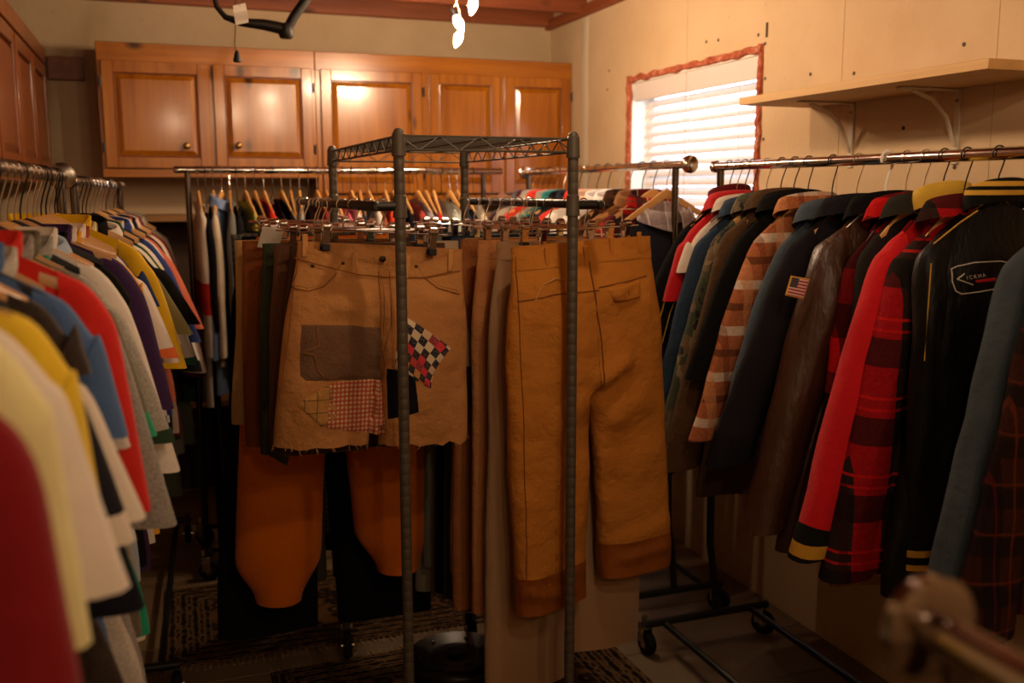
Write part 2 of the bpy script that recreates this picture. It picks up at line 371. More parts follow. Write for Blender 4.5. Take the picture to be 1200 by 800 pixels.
# ------------------------------------------------------------------ wall cabinets
CABW = wood('8a4a0a', 'b66f18', 'z', .26, .45, True); CABH = wood('8a4a0a', 'b66f18', 'x', .26, .45, True); CABY = wood('5e2c10', '8a4a1e', 'y', .45, .2, True); CABZ = wood('5e2c10', '8a4a1e', 'z', .4, .3, True)
YC = 4.72
def door(parent, x0, x1, z0, z1, knob=None, hinge=None, mv=CABW, mh=CABH):
    # local frame: x across, -y outward, origin parent
    d = MB(); sw = .05; y = -.01
    d.box(((x0+sw/2), y, (z0+z1)/2), (sw, .02, z1-z0), .003); d.box((x1-sw/2, y, (z0+z1)/2), (sw, .02, z1-z0), .003)
    d.box(((x0+x1)/2, y, z1-sw/2), (x1-x0-2*sw, .0195, sw), .002); d.box(((x0+x1)/2, y, z0+sw/2), (x1-x0-2*sw, .0195, sw), .002)
    dr = d.obj('door', mv, parent)
    a0, a1, c0, c1 = x0+sw, x1-sw, z0+sw, z1-sw; m = .028
    vs = [(a0-.002, -.006, c0-.002), (a1+.002, -.006, c0-.002), (a1+.002, -.006, c1+.002), (a0-.002, -.006, c1+.002),
          (a0+.006, -.006, c0+.006), (a1-.006, -.006, c0+.006), (a1-.006, -.006, c1-.006), (a0+.006, -.006, c1-.006),
          (a0+m, -.017, c0+m), (a1-m, -.017, c0+m), (a1-m, -.017, c1-m), (a0+m, -.017, c1-m)]
    fs = []
    for r in (0, 4):
        for k in range(4): fs.append((r+k, r+(k+1) % 4, r+4+(k+1) % 4, r+4+k))
    fs.append((8, 9, 10, 11)); MB().add(vs, fs).obj('panel', mv, dr, smooth=False)
    mo = MB(); e = .004
    for (q0, q1) in (((a0, c0), (a1, c0)), ((a0, c1), (a1, c1)), ((a0, c0), (a0, c1)), ((a1, c0), (a1, c1))): mo.tube([(q0[0], -.016, q0[1]), (q1[0], -.017, q1[1])], .0045, 6)
    mo.obj('moulding', CABZ, dr)
    if knob: MB().lathe([(.007, 0), (.006, -.008), (.014, -.016), (.0155, -.022), (.01, -.027), (.003, -.028)], (knob[0], -.02, knob[1]), 'y', 14).obj('knob', BRASS, dr)
    if hinge is not None:
        for zz in (z0+.09, z1-.09): MB().tube([(hinge, -.018, zz-.022), (hinge, -.018, zz+.022)], .006, 8).obj('hinge', BLACKM, dr)
    return dr
def XatC(px, py=130): return on(px, py, Y=YC).x
def cabinet(x0, x1, z0, z1, doors, label):
    c = empty('wall_cabinet', (0, YC, 0), label, 'cabinet')
    MB().box(((x0+x1)/2, (YB-YC)/2+.011, (z0+z1)/2), (x1-x0, YB-YC-.024, z1-z0), .002).obj('carcass', CABZ, c, smooth=False)
    f = MB().box(((x0+x1)/2, .006, z1-.045), (x1-x0, .02, .09), .003).obj('top_rail', CABH, c)
    MB().box(((x0+x1)/2, .006, z0+.02), (x1-x0, .018, .04), .003).obj('bottom_rail', CABH, c)
    xs = sorted({x0, x1} | {d[0] for d in doors} | {d[1] for d in doors})
    for d in doors: door(c, *d)
    for q in range(len(doors)+1):
        l = x0 if q == 0 else doors[q-1][1]-.012; r = x1 if q == len(doors) else doors[q][0]+.012
        MB().box(((l+r)/2, .0065, (z0+z1)/2), (r-l, .018, z1-z0-.004), .002).obj('stile', CABW, c)
    return c
ztop = on(116, 48, Y=YC).z; zt = on(180, 73, Y=YC).z; zb = on(180, 197, Y=YC).z; zbl = on(180, 208, Y=YC).z; zbr = on(613, 226, Y=YC).z
xa, xb, xc_, xd = XatC(121), XatC(246), XatC(251), XatC(366)
cabinet(XatC(116), XatC(370), zbl, ztop, [(xa, xb, zb, zt, (xb-.11, zb+.10), xa-.004), (xc_, xd, zb, zt, (xc_+.10, zb+.105), xd+.004)],
        'varnished knotty pine wall cabinet with two doors above the open niche')
e1, e2, e3, e4, e5, e6 = XatC(376), XatC(494), XatC(503), XatC(585), XatC(591), XatC(667)
cabinet(XatC(370)+.001, XR-.002, zbr-.05, ztop, [(e1, e2, zbr, zt, None, e2+.006), (e3, e4, zbr, zt, None, None), (e5, e6, zbr, zt, None, e6+.004)],
        'taller varnished knotty pine wall cabinet with three doors reaching the corner')
# left cabinets along the left wall
lc = empty('wall_cabinet', (-.46, 3.9, 0), 'dark pine wall cabinet with framed doors on the wall behind the T-shirt rack', 'cabinet')
lc.rotation_euler = (0, 0, PI/2)     # local x -> world y, local -y -> world +x
CABL = wood('6e3414', '935019', 'z', .4, .3, True)
MB().box((0, .19, 1.84), (2.1, .38, .60), .002).obj('carcass', CABL, lc, smooth=False)
MB().box((0, -.006, 2.105), (2.1, .03, .07), .003).obj('top_rail', CABL, lc)
for q in range(4): door(lc, -1.03+q*.52, -1.03+q*.52+.49, 1.58, 2.06, None, None, CABL, CABL)
fil = tag(MB().box((0, 0, 0), (.155, .03, .105), .004).obj('filler_board', CABY, None, (-.36, YB-.017, 2.06)), 'short dark wooden board fixed on the back wall beside the dark pine cabinet', 'board')
# shelf niche beneath the two-door cabinet
nb = empty('shelf_unit', (.0, 4.86, 0), 'open wooden shelf unit under the pine wall cabinets', 'shelf unit')
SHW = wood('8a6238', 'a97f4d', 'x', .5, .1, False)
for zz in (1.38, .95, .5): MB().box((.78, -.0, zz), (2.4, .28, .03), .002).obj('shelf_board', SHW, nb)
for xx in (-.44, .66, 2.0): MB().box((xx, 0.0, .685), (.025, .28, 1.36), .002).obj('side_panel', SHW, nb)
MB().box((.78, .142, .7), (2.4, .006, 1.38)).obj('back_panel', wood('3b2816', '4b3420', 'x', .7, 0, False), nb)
# ------------------------------------------------------------------ string lights
sg = empty('string_light', (1.2, 3.6, 2.3), 'string of small warm clear bulbs strung below the ceiling joists', 'string light')
EM = NT('bulb_glow'); EM.b.inputs['Emission Color'].default_value = BULB_COLOR+(1,); EM.b.inputs['Emission Strength'].default_value = BULB_STRENGTH; EM.base((1, .8, .6, 1)); EM = EM.m
bulb_me = MB().lathe([(.006, 0), (.011, -.008), (.0165, -.022), (.0165, -.034), (.011, -.05), (.004, -.062), (.001, -.066)], n=12).mesh('bulb', EM)
sock_me = MB().lathe([(.004, .03), (.0075, .026), (.0085, .0), (.0075, -.004)], n=10).mesh('socket', BLKPL)
b1 = on(540, 40, Z=2.10); b2 = on(533, 22, Z=2.13); b3 = on(556, 0, Z=2.16)
BULBS = [b1, b2, b3, (1.0, 2.75, 2.2), (.85, 1.65, 2.22), (.66, .42, 2.2), (1.1, -.4, 2.2), (.2, -.9, 2.2)]
BULBS = [Vector(p) for p in BULBS]; og = sg.location.copy()
wp = []
for i, p in enumerate(BULBS):
    q = p + Vector((0, 0, .045)) - og
    if i:
        pr = BULBS[i-1] + Vector((0, 0, .045)) - og; L = (q-pr).length
        for s_ in (.25, .5, .75): wp.append(pr.lerp(q, s_) - Vector((0, 0, .25*L*L*.15*4*s_*(1-s_)))+Vector((0, 0, .03)))
    wp.append(q)
MB().tube(wp, .0022, 6).obj('wire', plain('c9b08a', .6), sg)
for i, p in enumerate(BULBS):
    tl = (0, 0, 0) if i > 2 else ((.0, .35, 0), (0, -.5, 0), (0, .2, 0))[i]
    s_ = inst('socket', sock_me, sg, p-og+Vector((0, 0, .012)), tl); inst('bulb', bulb_me, s_)
# ------------------------------------------------------------------ rugs and floor things
def rugmat(name, w, h, hx):
    t = NT(name); o = t.obj(); s = t.sep(o)
    ax = t.math('ABSOLUTE', s[0]); ay = t.math('ABSOLUTE', s[1])
    dx = t.math('SUBTRACT', w/2, ax); dy = t.math('SUBTRACT', h/2, ay); d = t.math('MINIMUM', dx, dy)
    vo = t.n('ShaderNodeTexVoronoi', in_Vector=o, in_Scale=22.0).outputs['Distance']
    wv = t.noise(o, 34, 3, .7)
    pat = t.ramp(t.math('ADD', t.math('MULTIPLY', vo, .8), t.math('MULTIPLY', wv, .5)), [(.25, lin('7a5a38')), (.42, lin(hx)), (.62, lin('17120d')), (.8, lin('5e4024'))])
    bd = t.ramp(t.math('ADD', t.math('MULTIPLY', t.math('SINE', t.math('MULTIPLY', d, 160.0)), .22), wv), [(.3, lin('140f0b')), (.6, lin('6b5236')), (.75, lin('2a1a11'))])
    col = t.mix(t.math('LESS_THAN', d, .16), pat, bd)
    t.base(col); t.p('Roughness', .97); t.p('Specular IOR Level', .1); t.bump(t.noise(o, 300, 2), .4, .004); return t.m
def rug(x0, x1, y0, y1, label, hx, rz=0):
    e = empty('rug', ((x0+x1)/2, (y0+y1)/2, 0), label, 'rug', rot=(0, 0, rz)); w, h = x1-x0, y1-y0
    MB().box((0, 0, .0045), (w, h, .008), .003).obj('pile', rugmat('rug_'+hx, w, h, hx), e)
    b = MB(); n = int(w/.02)
    for i in range(n):
        x = -w/2+(i+.5)*w/n
        for s in (-1, 1): b.tube([(x, s*h/2, .004), (x+random.uniform(-.008, .008), s*(h/2+.035), .0025)], .0022, 4)
    f = b.obj('fringe', plain('9c8158', .95, .1), e); f['kind'] = 'stuff'
rug(-.06, 1.3, 3.05, 3.70, 'dark patterned oriental rug lying under the rack at the back', '33231a', radians(-1))
rug(.27, 1.36, 1.75, 2.94, 'dark oriental rug lying under the wire garment rack', '3a2417', radians(1.5))
d = on(535, 768, Z=.05)
ro = empty('weighted_base', (d.x, d.y, .0095), 'round black dished base plate lying on the rug under the wire rack', 'base plate')
MB().lathe([(.02, .001), (.145, .001), (.158, .012), (.16, .035), (.152, .05), (.140, .056), (.128, .052), (.10, .038), (.088, .036), (.075, .04), (.06, .044), (.02, .045)], n=40).obj('dish', plain('17150f', .35), ro)
MB().lathe([(.03, .04), (.032, .056), (.024, .06), (.01, .06)], n=20).obj('hub', plain('17150f', .35), ro)
for a in range(6): MB().lathe([(.006, .04), (.006, .05), (.003, .052)], (.115*cos(a), .115*sin(a), 0), n=8).obj('bolt', CHROMED, ro)
# ------------------------------------------------------------------ rolling racks
def caster_meshes():
    w = MB().lathe([(.012, -.013), (.036, -.013), (.04, -.009), (.042, 0), (.04, .009), (.036, .013), (.012, .013)], axis='x', n=20).mesh('wheel', RUBBER)
    f = MB(); 
    for s in (-1, 1): f.box((s*.018, .012, .028), (.003, .03, .055), .001)
    f.box((0, .016, .054), (.04, .042, .005), .001); f.tube([(-.021, 0, 0), (.021, 0, 0)], .006, 8); f.tube([(0, .018, .05), (0, .018, .085)], .009, 8)
    h = MB().lathe([(.01, -.0165), (.016, -.016), (.016, .016), (.01, .0165)], axis='x', n=12).mesh('wheel_hub', CHROMED)
    return w, f.mesh('fork', CHROME), h
CW, CF, CH = caster_meshes()
def caster(parent, x, y, rz=0, z=.042):
    c = inst('caster', CF, parent, (x, y, z), (0, 0, rz)); inst('wheel', CW, c); inst('wheel_hub', CH, c); return c
def rolling_rack(pos, rz, y0, y1, z, label, up0, up1, m_rail=CHROME, base=(.5, .5), base_rz=0.0, caps=(1, 1), capr=.02, r=.0135, upm=None, kneez=.55, floor_off=0.0):
    # local: rail along +y, uprights at up0 / up1
    upm = upm or metal('1c1b17', .4, .3)
    e = empty('clothes_rack', (pos[0], pos[1], 0), label, 'clothes rack', rot=(0, 0, rz))
    MB().tube([(0, y0, z), (0, y1, z)], r, 14).obj('rail', m_rail, e)
    for y, c, s in ((y0, caps[0], -1), (y1, caps[1], 1)):
        if c: MB().lathe([(capr*.7, -.004*s), (capr, 0), (capr, .010*s), (capr*.8, .014*s), (capr*.3, .016*s)], (0, y, z), 'y', 20).obj('end_cap', m_rail, e)
    for y, sy in ((up0, -1), (up1, 1)):
        MB().tube([(0, y, z-.005), (0, y, kneez)], .0115, 10).obj('upright', m_rail if upm is None else metal('6b6157', .25), e)
        MB().lathe([(.02, 0), (.024, .004), (.024, .026), (.019, .03)], (0, y, kneez-.012), n=14).obj('collar', upm, e)
        MB().tube([(0, y, kneez), (0.004, y+sy*-.0, kneez-.2), (.02, y, kneez-.3), (.035, y, .105)], .0125, 10).obj('lower_post', upm, e)
        MB().tube([(-base[0]/2, y, .105), (base[0]/2, y, .105)], .0135, 10).obj('base_bar', upm, e)
        for s in (-1, 1): caster(e, s*(base[0]/2-.012), y, random.uniform(-.8, .8)+base_rz)
    for s in (-.68, .72): MB().tube([(s*base[0]/2, up0, .098), (s*base[0]/2, up1, .098)], .011, 8).obj('bottom_bar', upm, e)
    return e
ZR, XRK = 1.575, 1.65
rolling_rack((XRK, 2.0), 0, -1.15, .66, ZR, 'chrome railed rolling clothes rack full of jackets under the wall shelf', -1.0, .635, base=(.47, .47), capr=.019)
ZR2, XRK2 = 1.585, 1.61
rolling_rack((XRK2, 3.5), 0, -.74, .74, ZR2, 'chrome railed rolling clothes rack of shirts in front of the window', -.655, .70, base=(.46, .46), capr=.029)
ZR3, YR3 = 1.584, 3.97
rolling_rack((.74, YR3), PI/2, -.66, .66, ZR3, 'chrome railed clothes rack in front of the pine cabinets', -.575, .625, base=(.42, .42), capr=.014, caps=(0, 1))
# left racks: slightly turned from the wall
L1a, L1b, ZL1 = Vector((-.295, .3)), Vector((-.224, 2.72)), 1.54
L2a, L2b, ZL2 = Vector((-.212, 2.84)), Vector((-.137, 4.28)), 1.527
def lrail(a, b, z, label, capr, u0, u1):
    m = (a+b)/2; d = b-a; L = d.length; rz = math.atan2(-d.x, d.y)
    return rolling_rack(m, rz, -L/2, L/2, z, label, -L/2+u0, L/2-u1, base=(.4, .4), capr=capr, r=.0145, m_rail=metal('8a837a', .25))
lrail(L1a, L1b, ZL1, 'rolling clothes rack of T-shirts with a big round black rail cap', .034, .1, .045)
lrail(L2a, L2b, ZL2, 'rolling clothes rack of shirts standing behind the rack of T-shirts', .016, .05, .04)
def onrail(a, b, y): return a.x + (b.x-a.x)*(y-a.y)/(b.y-a.y)
# foreground rack end, close to the camera
fg = on(1094, 737, Z=1.2)
rolling_rack((fg.x, fg.y-.6), 0, -.6, .6, 1.2, 'low chrome clothes rack with a domed rail cap and no clothes', -.5, .575, base=(.3, .3), capr=.037, r=.0155, m_rail=metal('a89e94', .12))
# ------------------------------------------------------------------ wire garment rack in the middle
PX0, PX1, PY0, PY1 = .502, .917, 2.10, 2.955; ZTOP = 1.632
wrk = empty('wire_shelving_rack', ((PX0+PX1)/2, (PY0+PY1)/2, 0), 'dark grey wire shelving rack with two hanging rods and grooved posts', 'wire rack')
ox, oy = wrk.location.x, wrk.location.y; hx, hy = (PX1-PX0)/2, (PY1-PY0)/2
prof = [(.0125, .1)]; z = .12
while z < ZTOP-.05:
    prof += [(.0125, z), (.01225, z+.0008), (.01225, z+.0018), (.0125, z+.0026)]; z += .0254
prof += [(.0125, ZTOP-.005), (.0105, ZTOP), (.006, ZTOP+.004)]
post_me = MB().lathe(prof, n=14).mesh('post', GUN)
col_me = MB().lathe([(.0125, -.026), (.0165, -.025), (.0145, .022), (.0125, .024)], n=14).mesh('shelf_collar', GUN)
for sx_ in (-1, 1):
    for sy_ in (-1, 1):
        inst('post', post_me, wrk, (sx_*hx, sy_*hy, 0)); inst('shelf_collar', col_me, wrk, (sx_*hx, sy_*hy, ZTOP-.03)); inst('shelf_collar', col_me, wrk, (sx_*hx, sy_*hy, 1.468))
        c = caster(wrk, sx_*hx, sy_*hy-.018, random.uniform(-.3, .3), .0515)
zt_, zb_ = ZTOP-.012, ZTOP-.042
for s in (-1, 1):
    for zz in (zt_, zb_):
        MB().tube([(-hx, s*hy, zz), (hx, s*hy, zz)], .0027, 6).obj('frame_wire', GUN, wrk); MB().tube([(s*hx, -hy, zz), (s*hx, hy, zz)], .0027, 6).obj('frame_wire', GUN, wrk)
    for ln, fixed, ax in ((hx, s*hy, 'x'), (hy, s*hx, 'y')):
        n = int(ln*2/.045); pts = []
        for i in range(n+1):
            q = -ln+2*ln*i/n; zz = (zt_, zb_)[i % 2]; pts.append((q, fixed, zz) if ax == 'x' else (fixed, q, zz))
        MB().tube(pts, .0018, 5).obj('truss_wire', GUN, wrk)
n = 22
for i in range(1, n):
    y = -hy+2*hy*i/n; MB().tube([(-hx, y, zt_+.003), (hx, y, zt_+.003)], .0014, 5).obj('shelf_wire', GUN, wrk)
for xx in (-.5, 0, .5): MB().tube([(xx*hx, -hy, zt_-.002), (xx*hx, hy, zt_-.002)], .0022, 5).obj('support_wire', GUN, wrk)
ZROD = 1.468; RXL, RXR = .448, .985
ROD = metal('2b2823', .4, .5)
def rod(x, y0, y1, px):
    p = [(x-ox, y0-oy, ZROD), (x-ox, y0-oy+.006, ZROD), (x-ox, y1-oy-.006, ZROD), (x-ox, y1-oy, ZROD)]
    MB().tube(p, [.007, .0115, .0115, .007], 12).obj('hanging_rod', ROD, wrk)
    for yy in (PY0, PY1): MB().tube([(x-ox, yy-oy, ZROD), (px-ox, yy-oy, ZROD)], .011, 10).obj('rod_bracket', ROD, wrk)
rod(RXL, 2.09, 3.32, PX0); rod(RXR, 2.085, 2.97, PX1)
# ------------------------------------------------------------------ hangers
def hookpts(r, zb, lean=.0):
    pts = [(0, 0, zb), (0, 0, zb*.72), (.004, 0, zb*.5), (r*1.02, 0, -.4*r)]
    for k in range(9):
        a = radians(-10+k*27); pts.append((r*cos(a), 0, r*sin(a)))
    return pts
def mk_hangers():
    H = {}
    # shoulder hangers are made per size in hang_mesh
    zb2 = -.062
    H['chook'] = MB().tube(hookpts(.0148, zb2), .0017, 6).mesh('hook', CHROME)
    H['cbar'] = MB().tube([(-.165, 0, zb2), (.165, 0, zb2)], .0022, 8).mesh('bar', CHROME)
    c = MB(); c.box((0, -.007, -.012), (.013, .002, .044), .0008, Matrix.Rotation(.16, 4, 'X')); c.box((0, .007, -.012), (.013, .002, .044), .0008, Matrix.Rotation(-.16, 4, 'X'))
    c.tube([(-.0085, 0, 0), (.0085, 0, 0)], .0062, 10); c.lathe([(.004, -.010), (.0095, -.006), (.0095, .006), (.004, .010)], (0, -.004, .008), 'x', 12)
    H['clip'] = c.mesh('clip', CHROME)
    p = MB(); p.box((0, -.0068, -.035), (.015, .004, .014), .0012); p.box((0, .0068, -.035), (.015, .004, .014), .0012)
    H['pad'] = p.mesh('pad', BLKPL)
    return H
HG = mk_hangers()
_HM = {}
def hook_mesh(kind, zb):
    key = ('hook', kind, zb)
    if key not in _HM:
        r, w, m = {'light': (.0172, .0016, CHROME), 'dark': (.0172, .0018, metal('2a2622', .35, .7)), 'white': (.0185, .0036, WHITEPL)}[kind]
        _HM[key] = MB().tube(hookpts(r, zb), w, 6).mesh('hook', m)
    return _HM[key]
def hang_mesh(kind, hw, drop, zb):
    key = (kind, round(hw, 2), round(drop, 2), zb)
    if key in _HM: return _HM[key]
    W0 = hw-.028; hw_ = hw-.034; mat, h, th = {'wood': (HWOOD, .03, .0055), 'wood2': (HWOOD2, .03, .0055), 'black': (BLKPL, .02, .005), 'white': (WHITEPL, .016, .005), 'wire': (CHROMED, 0, 0)}[kind]
    zf = lambda x: zb-drop*(abs(x)/W0)**1.25
    if kind == 'wire':
        me = MB().tube([(0, 0, zb), (hw_*.5, 0, zf(hw_*.5)-.004), (hw_, 0, zf(hw_)-.004), (hw_, 0, zf(hw_)-.012), (-hw_, 0, zf(hw_)-.012), (-hw_, 0, zf(hw_)-.004), (-hw_*.5, 0, zf(hw_*.5)-.004)], .0014, 5, closed=True).mesh('shoulder_bar', mat)
    else:
        n = 22; vs = []
        for i in range(n+1):
            u = -1+2*i/n; x = u*hw_; z = zf(x)-.002+.012*exp(-(x/.045)**2); hh = h*(1-.5*abs(u)); tt = th*(1-.2*abs(u)); yy = -.004*u*u
            for (dy, dz) in ((-tt, -.003), (-tt*.6, 0), (tt*.6, 0), (tt, -.003), (tt, -hh), (-tt, -hh)): vs.append((x, yy+dy, z+dz))
        fs = [(i*6+j, i*6+(j+1) % 6, i*6+6+(j+1) % 6, i*6+6+j) for i in range(n) for j in range(6)]+[tuple(range(5, -1, -1)), tuple(n*6+j for j in range(6))]
        me = MB().add(vs, fs).mesh('shoulder_bar', mat)
    _HM[key] = me; return me
def hanger(kind, loc, yaw, short, where, tilt=0.0, hw=.2, drop=.09, zb=-.088):
    nm, desc = {'wood': ('wooden_hanger', 'pale wooden hanger'), 'wood2': ('wooden_hanger', 'brown wooden hanger'), 'black': ('plastic_hanger', 'black plastic hanger'),
                'white': ('plastic_hanger', 'white plastic hanger'), 'wire': ('wire_hanger', 'thin wire hanger')}[kind]
    h = empty(nm, loc, desc+' carrying the '+short, 'hanger', 'hangers on '+where, (0, tilt, yaw))
    hk = {'white': 'white', 'wire': 'dark'}.get(kind) or ('light' if random.random() < .6 else 'dark')
    inst('hook', hook_mesh(hk, zb), h); inst('shoulder_bar', hang_mesh(kind, hw, drop, zb), h); return h
def clip_hanger(loc, yaw, short, where, sep=.125, tilt=0.0):
    h = empty('clip_hanger', loc, 'chrome clip hanger gripping the '+short, 'hanger', 'clip hangers on '+where, (0, tilt, yaw))
    inst('hook', HG['chook'], h); inst('bar', HG['cbar'], h)
    for s in (-1, 1): c = inst('clip', HG['clip'], h, (s*sep, 0, -.064)); inst('pad', HG['pad'], c); c.scale = (1.3, 1.3, 1.12)
    return h
# ------------------------------------------------------------------ draping flat things on cloth
def bvh_of(o):
    return BVHTree.FromPolygons([v.co.copy() for v in o.data.vertices], [tuple(p.vertices) for p in o.data.polygons])
def hit_y(bv, x, z, default=-.03):
    h = bv.ray_cast(Vector((x, -1, z)), Vector((0, 1, 0)))
    return h[0].y if h[0] is not None else default
def patch(name, bv, corners, mat, parent, n=12, off=.003, bulge=(0, 0, 0, 0), wave=0.0, label=None):
    # corners (x, z): top-left, top-right, bottom-right, bottom-left ; bulge: top, right, bottom, left
    tl, tr, br, bl = corners; vs = []; uv = []
    for j in range(n+1):
        v = j/n
        for i in range(n+1):
            u = i/n
            x = lerp(lerp(tl[0], tr[0], u), lerp(bl[0], br[0], u), v); z = lerp(lerp(tl[1], tr[1], u), lerp(bl[1], br[1], u), v)
            x += 4*v*(1-v)*lerp(-bulge[3], bulge[1], u); z += 4*u*(1-u)*lerp(bulge[0], -bulge[2], v)
            if wave: x += wave*nz(x*60, z*60, 3); z += wave*nz(x*60, z*60, 8)
            edge = i in (0, n) or j in (0, n)
            y = hit_y(bv, x, z)-(0.0002 if edge else off); vs.append((x, y, z)); uv.append((u, 1-v))
    fs = [(j*(n+1)+i, j*(n+1)+i+1, (j+1)*(n+1)+i+1, (j+1)*(n+1)+i) for j in range(n) for i in range(n)]
    me = bpy.data.meshes.new(name); me.from_pydata(vs, [], fs); ul = me.uv_layers.new(name='UVMap')
    for lp in me.loops: ul.data[lp.index].uv = uv[lp.vertex_index]
    me.materials.append(mat); me.shade_smooth(); o = bpy.data.objects.new(name, me); link(o, parent)
    if label: o['label'] = label
    return o
def seam(name, bv, pts, r, mat, parent, off=.0012, sub=10):
    P = []
    for a, b_ in zip(pts, pts[1:]):
        for k in range(sub): P.append((lerp(a[0], b_[0], k/sub), lerp(a[1], b_[1], k/sub)))
    P.append(pts[-1]); return MB().tube([(x, hit_y(bv, x, z)-off, z) for x, z in P], r, 5).obj(name, mat, parent)
# ------------------------------------------------------------------ tops (shirts, jackets)
def body_fn(W0, Wc, Wh, drop, L, thick, seed, fold, neck, face=1):
    def f(v, th, out=0.0):
        c, s = cos(th), sin(th); sg_ = 1 if s >= 0 else -1
        w = lerp(W0, Wc, sm(0, .3, v)); w = lerp(w, Wh, sm(.3, 1, v)); w *= 1+.035*nz(v*4, seed, 2)
        x = w*(abs(c)**.85)*(1 if c >= 0 else -1); u = abs(x)/max(W0, .01)
        zt = -drop*min(u, 1.2)**1.25
        if abs(x) < neck: zt -= (.05 if s*face < 0 else .018)*(1-(x/neck)**2)*(1-sm(0, .25, v))
        z = lerp(zt, -L-.012*nz(x*7, seed, 5), v)
        tt = max(.009, thick*(.3+.7*sm(0, .22, v)))*(1-.12*v)
        if abs(x) < neck and v < .02: tt = max(tt, .02)
        y = tt*sg_*abs(s)**.7
        a = fold*sm(.08, .7, v)
        y += a*(sin(x*34+seed*3+1.5*nz(z*3, seed, 1))*.6 + 1.2*nz(x*9+seed, z*3.2, seed))
        y += .35*fold*nz(x*16, z*16, seed+4)
        n = Vector((c, s*.6, 0)); n.normalize()
        return (x+n.x*out, y+n.y*out, z)
    return f
def sleeve_rings(side, hw, drop, sl, splay, cuffw, arm, ty, seed, fold, s0=0.0, s1=1.0, out=0.0, n=16, m=20, yoff=0.0):
    k = arm
    u0 = max(0, (hw-.055)/(hw-.028)); O = [(hw-.055, -drop*u0**1.25+.003), (hw-.018, -drop-.004), (hw+.008+.04*splay, -drop-.045), (hw+.007+.29*splay, lerp(-drop, -sl, .28)), (hw+.003+.68*splay, lerp(-drop, -sl, .66)), (hw+splay, -sl)]
    I = [(hw-.055, -drop-k), (hw-.05, -drop-k-.02), (hw-.04, -drop-k-.035), (lerp(hw-.035, hw+splay-cuffw, .25), lerp(-drop-k-.03, -sl+.012, .3)), (lerp(hw-.035, hw+splay-cuffw, .68), lerp(-drop-k-.03, -sl+.012, .68)), (hw+splay-cuffw, -sl+.012)]
    vs = []
    for i in range(m+1):
        s = lerp(s0, s1, i/m); o_ = crom(O, s); i_ = crom(I, s); cx, cz = (o_[0]+i_[0])/2, (o_[1]+i_[1])/2; hxv, hzv = (o_[0]-i_[0])/2, (o_[1]-i_[1])/2
        t_ = ty*(.55+.45*sm(0, .25, s))*(1-.15*s)
        for q in range(n):
            a = 2*PI*q/n; c, sn = cos(a), sin(a)
            g = 1+fold*3*nz(s*7+seed, c*1.5, sn*1.5+seed)
            x = cx+hxv*c*g; z = cz+hzv*c*g
            y = (t_*g)*(abs(sn)**.8)*(1 if sn >= 0 else -1)+fold*.8*nz(x*14, z*10, seed)+yoff*s
            l = sqrt(hxv*hxv+hzv*hzv)+1e-6
            x += out*c*hxv/l; z += out*c*hzv/l; y += out*sn
            vs.append((side*x, y, z))
    fs = [(i*n+q, i*n+(q+1) % n, (i+1)*n+(q+1) % n, (i+1)*n+q) for i in range(m) for q in range(n)]
    return vs, fs
